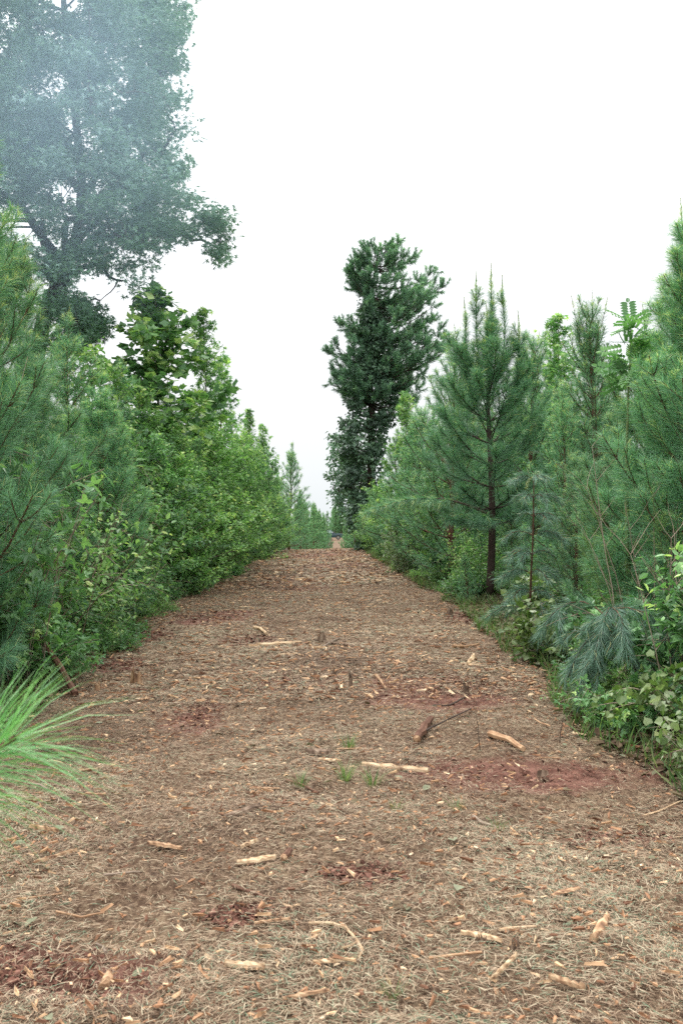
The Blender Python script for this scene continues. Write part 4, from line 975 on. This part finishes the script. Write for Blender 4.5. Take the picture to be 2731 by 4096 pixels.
tx, td = X(340.3, 190)-2.6, 190.0
e = single('pickup_truck', None, (tx, td, float(H(tx, td, False))+.02), label='dark green pickup truck parked across the far end of the trail', cat='truck')
def tp_(nm, g, m, par=e, loc=(0, 0, 0)):
    c = bpy.data.objects.new(nm, g.mesh(nm, m) if isinstance(g, Geo) else g); c.location = loc; c.parent = par; COL.objects.link(c); return c
e.scale = (1.15,)*3
arch = lambda cx: [(cx+.45*math.cos(a), .38+.45*math.sin(a)) for a in np.linspace(0, PI, 9)]
prof = [(2.6, .45), (2.62, .75), (2.55, 1.02), (2.2, 1.10), (1.15, 1.16), (-.75, 1.14), (-2.6, 1.14), (-2.6, .5)]+[p for p in reversed([(p[0], p[1]) for p in arch(-1.75)])]+[p for p in reversed(arch(1.8))]
prof = [(2.6, .45), (2.62, .75), (2.55, 1.02), (2.2, 1.10), (1.15, 1.16), (-.75, 1.14), (-2.6, 1.14), (-2.6, .42)]+arch(-1.75)[::-1]+arch(1.8)[::-1]
bm_body = bpy.data.meshes.new('body')
n = len(prof); vv = [(x, -.92+(.05 if z > 1 else 0), z) for x, z in prof]+[(x, .92-(.05 if z > 1 else 0), z) for x, z in prof]
bm_body.from_pydata(vv, [], [list(range(n)), list(range(n, 2*n))[::-1]]+[(i, n+i, n+(i+1) % n, (i+1) % n) for i in range(n)]); bm_body.materials.append(mp_)
body = tp_('body', bm_body, mp_)
ins = lambda z: .05+.22*max(z-1.14, 0)
tp_('cab', prism([(1.2, 1.15), (.45, 1.72), (-.55, 1.74), (-.8, 1.15)], -.87, .87, ins), mp_)
for sg in (-1, 1):
    ins2 = .87+.008
    for (a, nm) in (([(1.02, 1.2), (.42, 1.64), (.1, 1.65), (.1, 1.2)], 'window'), ([(.02, 1.2), (.02, 1.65), (-.5, 1.66), (-.66, 1.2)], 'window')):
        me = bpy.data.meshes.new('window'); me.from_pydata([(x, sg*(ins2-ins(z)), z) for x, z in a], [], [(0, 1, 2, 3)]); me.materials.append(mg); tp_('window', me, mg)
me = bpy.data.meshes.new('windscreen'); me.from_pydata([(1.19, -.76, 1.19), (1.19, .76, 1.19), (.5, .68, 1.71), (.5, -.68, 1.71)], [], [(0, 1, 2, 3)]); me.materials.append(mg); tp_('windscreen', me, mg)
for cxw in (1.8, -1.75):
    for sg in (-1, 1):
        g = Geo(); tube(g, np.array([(0, -.12, 0), (0, .12, 0)]), .39, 20, .5); w_ = tp_('wheel', g, mt_, e, (cxw, sg*.80, .39))
        g = Geo(); tube(g, np.array([(0, -.135, 0), (0, .135, 0)]), .24, 12, .5); tp_('rim', g, mc, w_)
g = Geo(); tube(g, np.array([(2.66, -.85, .55), (2.70, 0, .55), (2.66, .85, .55)]), .11, 8, .5); tp_('bumper', g, mc)
for sg in (-1, 1):
    g = prism([(2.5, .78), (2.635, .8), (2.6, .98), (2.5, .98)], sg*.75-.13, sg*.75+.13); tp_('headlight', g, mc)
    g = prism([(.82, 1.2), (.98, 1.2), (.98, 1.4), (.85, 1.4)], sg*1.03-.09, sg*1.03+.09); tp_('side_mirror', g, mc)

def haze():
    cx_, cy_, cz_ = X(85, 14), 14.0, Z(75, 14)
    bpy.ops.mesh.primitive_uv_sphere_add(segments=32, ring_count=20, location=(cx_, cy_, cz_))
    o = bpy.context.object; o.name = 'haze'; o.data.name = 'haze'; o.scale = (3.9, 4.2, 4.3)
    m = bpy.data.materials.new('thin_smoke'); m.use_nodes = True; nt = m.node_tree; N = nt.nodes; Lk = nt.links; N.clear()
    out = N.new('ShaderNodeOutputMaterial'); v = N.new('ShaderNodeVolumePrincipled'); Lk.new(v.outputs[0], out.inputs['Volume'])
    v.inputs['Color'].default_value = (.60, .82, 1, 1); v.inputs['Anisotropy'].default_value = .0
    tc = N.new('ShaderNodeTexCoord'); ln = N.new('ShaderNodeVectorMath'); ln.operation = 'LENGTH'; Lk.new(tc.outputs['Object'], ln.inputs[0])
    nz = N.new('ShaderNodeTexNoise'); nz.inputs['Scale'].default_value = 1.4; nz.inputs['Detail'].default_value = 2; Lk.new(tc.outputs['Object'], nz.inputs['Vector'])
    mr = N.new('ShaderNodeMapRange'); mr.interpolation_type = 'SMOOTHSTEP'; mr.inputs['From Min'].default_value = 1; mr.inputs['From Max'].default_value = .1; mr.inputs['To Min'].default_value = 0; mr.inputs['To Max'].default_value = 1
    Lk.new(ln.outputs['Value'], mr.inputs['Value'])
    n2 = N.new('ShaderNodeMapRange'); n2.inputs['From Min'].default_value = .3; n2.inputs['From Max'].default_value = .7; n2.inputs['To Min'].default_value = .5; n2.inputs['To Max'].default_value = 1.4; Lk.new(nz.outputs['Fac'], n2.inputs['Value'])
    mu = N.new('ShaderNodeMath'); mu.operation = 'MULTIPLY'; Lk.new(mr.outputs[0], mu.inputs[0]); Lk.new(n2.outputs[0], mu.inputs[1])
    m2 = N.new('ShaderNodeMath'); m2.operation = 'MULTIPLY'; m2.inputs[1].default_value = HAZE; Lk.new(mu.outputs[0], m2.inputs[0]); Lk.new(m2.outputs[0], v.inputs['Density'])
    o.data.materials.append(m); tag(o, 'thin bluish smoke haze drifting in front of the tall broadleaf tree', 'haze', kind='stuff')
HAZE = .082
haze()
scene.cycles.volume_step_rate = 4; scene.cycles.volume_max_steps = 24; scene.cycles.volume_bounces = 1
# ------------------------------------------------------------------ camera, sky, light
cam = bpy.data.cameras.new('camera'); co = bpy.data.objects.new('camera', cam); COL.objects.link(co)
cam.sensor_fit = 'VERTICAL'; cam.sensor_height = 36; cam.lens = F/1024*36; cam.clip_end = 3000; cam.clip_start = .05
co.location = (0, 0, CAMZ); co.rotation_euler = (PI/2+math.atan((HY-512)/F), 0, 0)
cam.dof.use_dof = True; cam.dof.focus_distance = 11; cam.dof.aperture_fstop = 7
scene.camera = co
el, az = math.radians(62), math.radians(-35)
w = bpy.data.worlds.new('World'); scene.world = w; w.use_nodes = True
nt = w.node_tree; bg = nt.nodes['Background']
sk = nt.nodes.new('ShaderNodeTexSky'); sk.sky_type = 'NISHITA'; sk.sun_disc = False; sk.sun_elevation = el; sk.sun_rotation = az; sk.air_density = 1; sk.dust_density = 4
mx = nt.nodes.new('ShaderNodeMix'); mx.data_type = 'RGBA'; mx.inputs['Factor'].default_value = .9
tc = nt.nodes.new('ShaderNodeTexCoord'); sx = nt.nodes.new('ShaderNodeSeparateXYZ'); cr = nt.nodes.new('ShaderNodeValToRGB')   # overcast dome: brighter towards the zenith
nt.links.new(tc.outputs['Generated'], sx.inputs[0]); nt.links.new(sx.outputs['Z'], cr.inputs['Fac']); e_ = cr.color_ramp.elements
for i, (p, c) in enumerate([(0, (6.35, 6.75, 6.95)), (.12, (7.2, 7.3, 7.4)), (.34, (11, 11.1, 11.3)), (1, (23, 23, 23.2))]):
    q_ = e_[i] if i < 2 else e_.new(p)
    q_.position = p; q_.color = (*c, 1)
nt.links.new(sk.outputs[0], mx.inputs['A']); nt.links.new(cr.outputs['Color'], mx.inputs['B'])
nt.links.new(mx.outputs['Result'], bg.inputs['Color']); bg.inputs['Strength'].default_value = .15
sun = bpy.data.lights.new('sun', 'SUN'); sun.energy = 2.6; sun.angle = math.radians(14); sun.color = (1, .97, .92)
so = bpy.data.objects.new('sun', sun); COL.objects.link(so)
so.rotation_euler = (PI/2-el, 0, PI-az)
scene.view_settings.view_transform = 'Standard'; scene.view_settings.look = 'None'; scene.view_settings.exposure = 0; scene.view_settings.gamma = 1
scene.cycles.max_bounces = 6; scene.cycles.transparent_max_bounces = 6; scene.cycles.diffuse_bounces = 4
scene.cycles.use_adaptive_sampling = False
scene.cycles.use_denoising = False
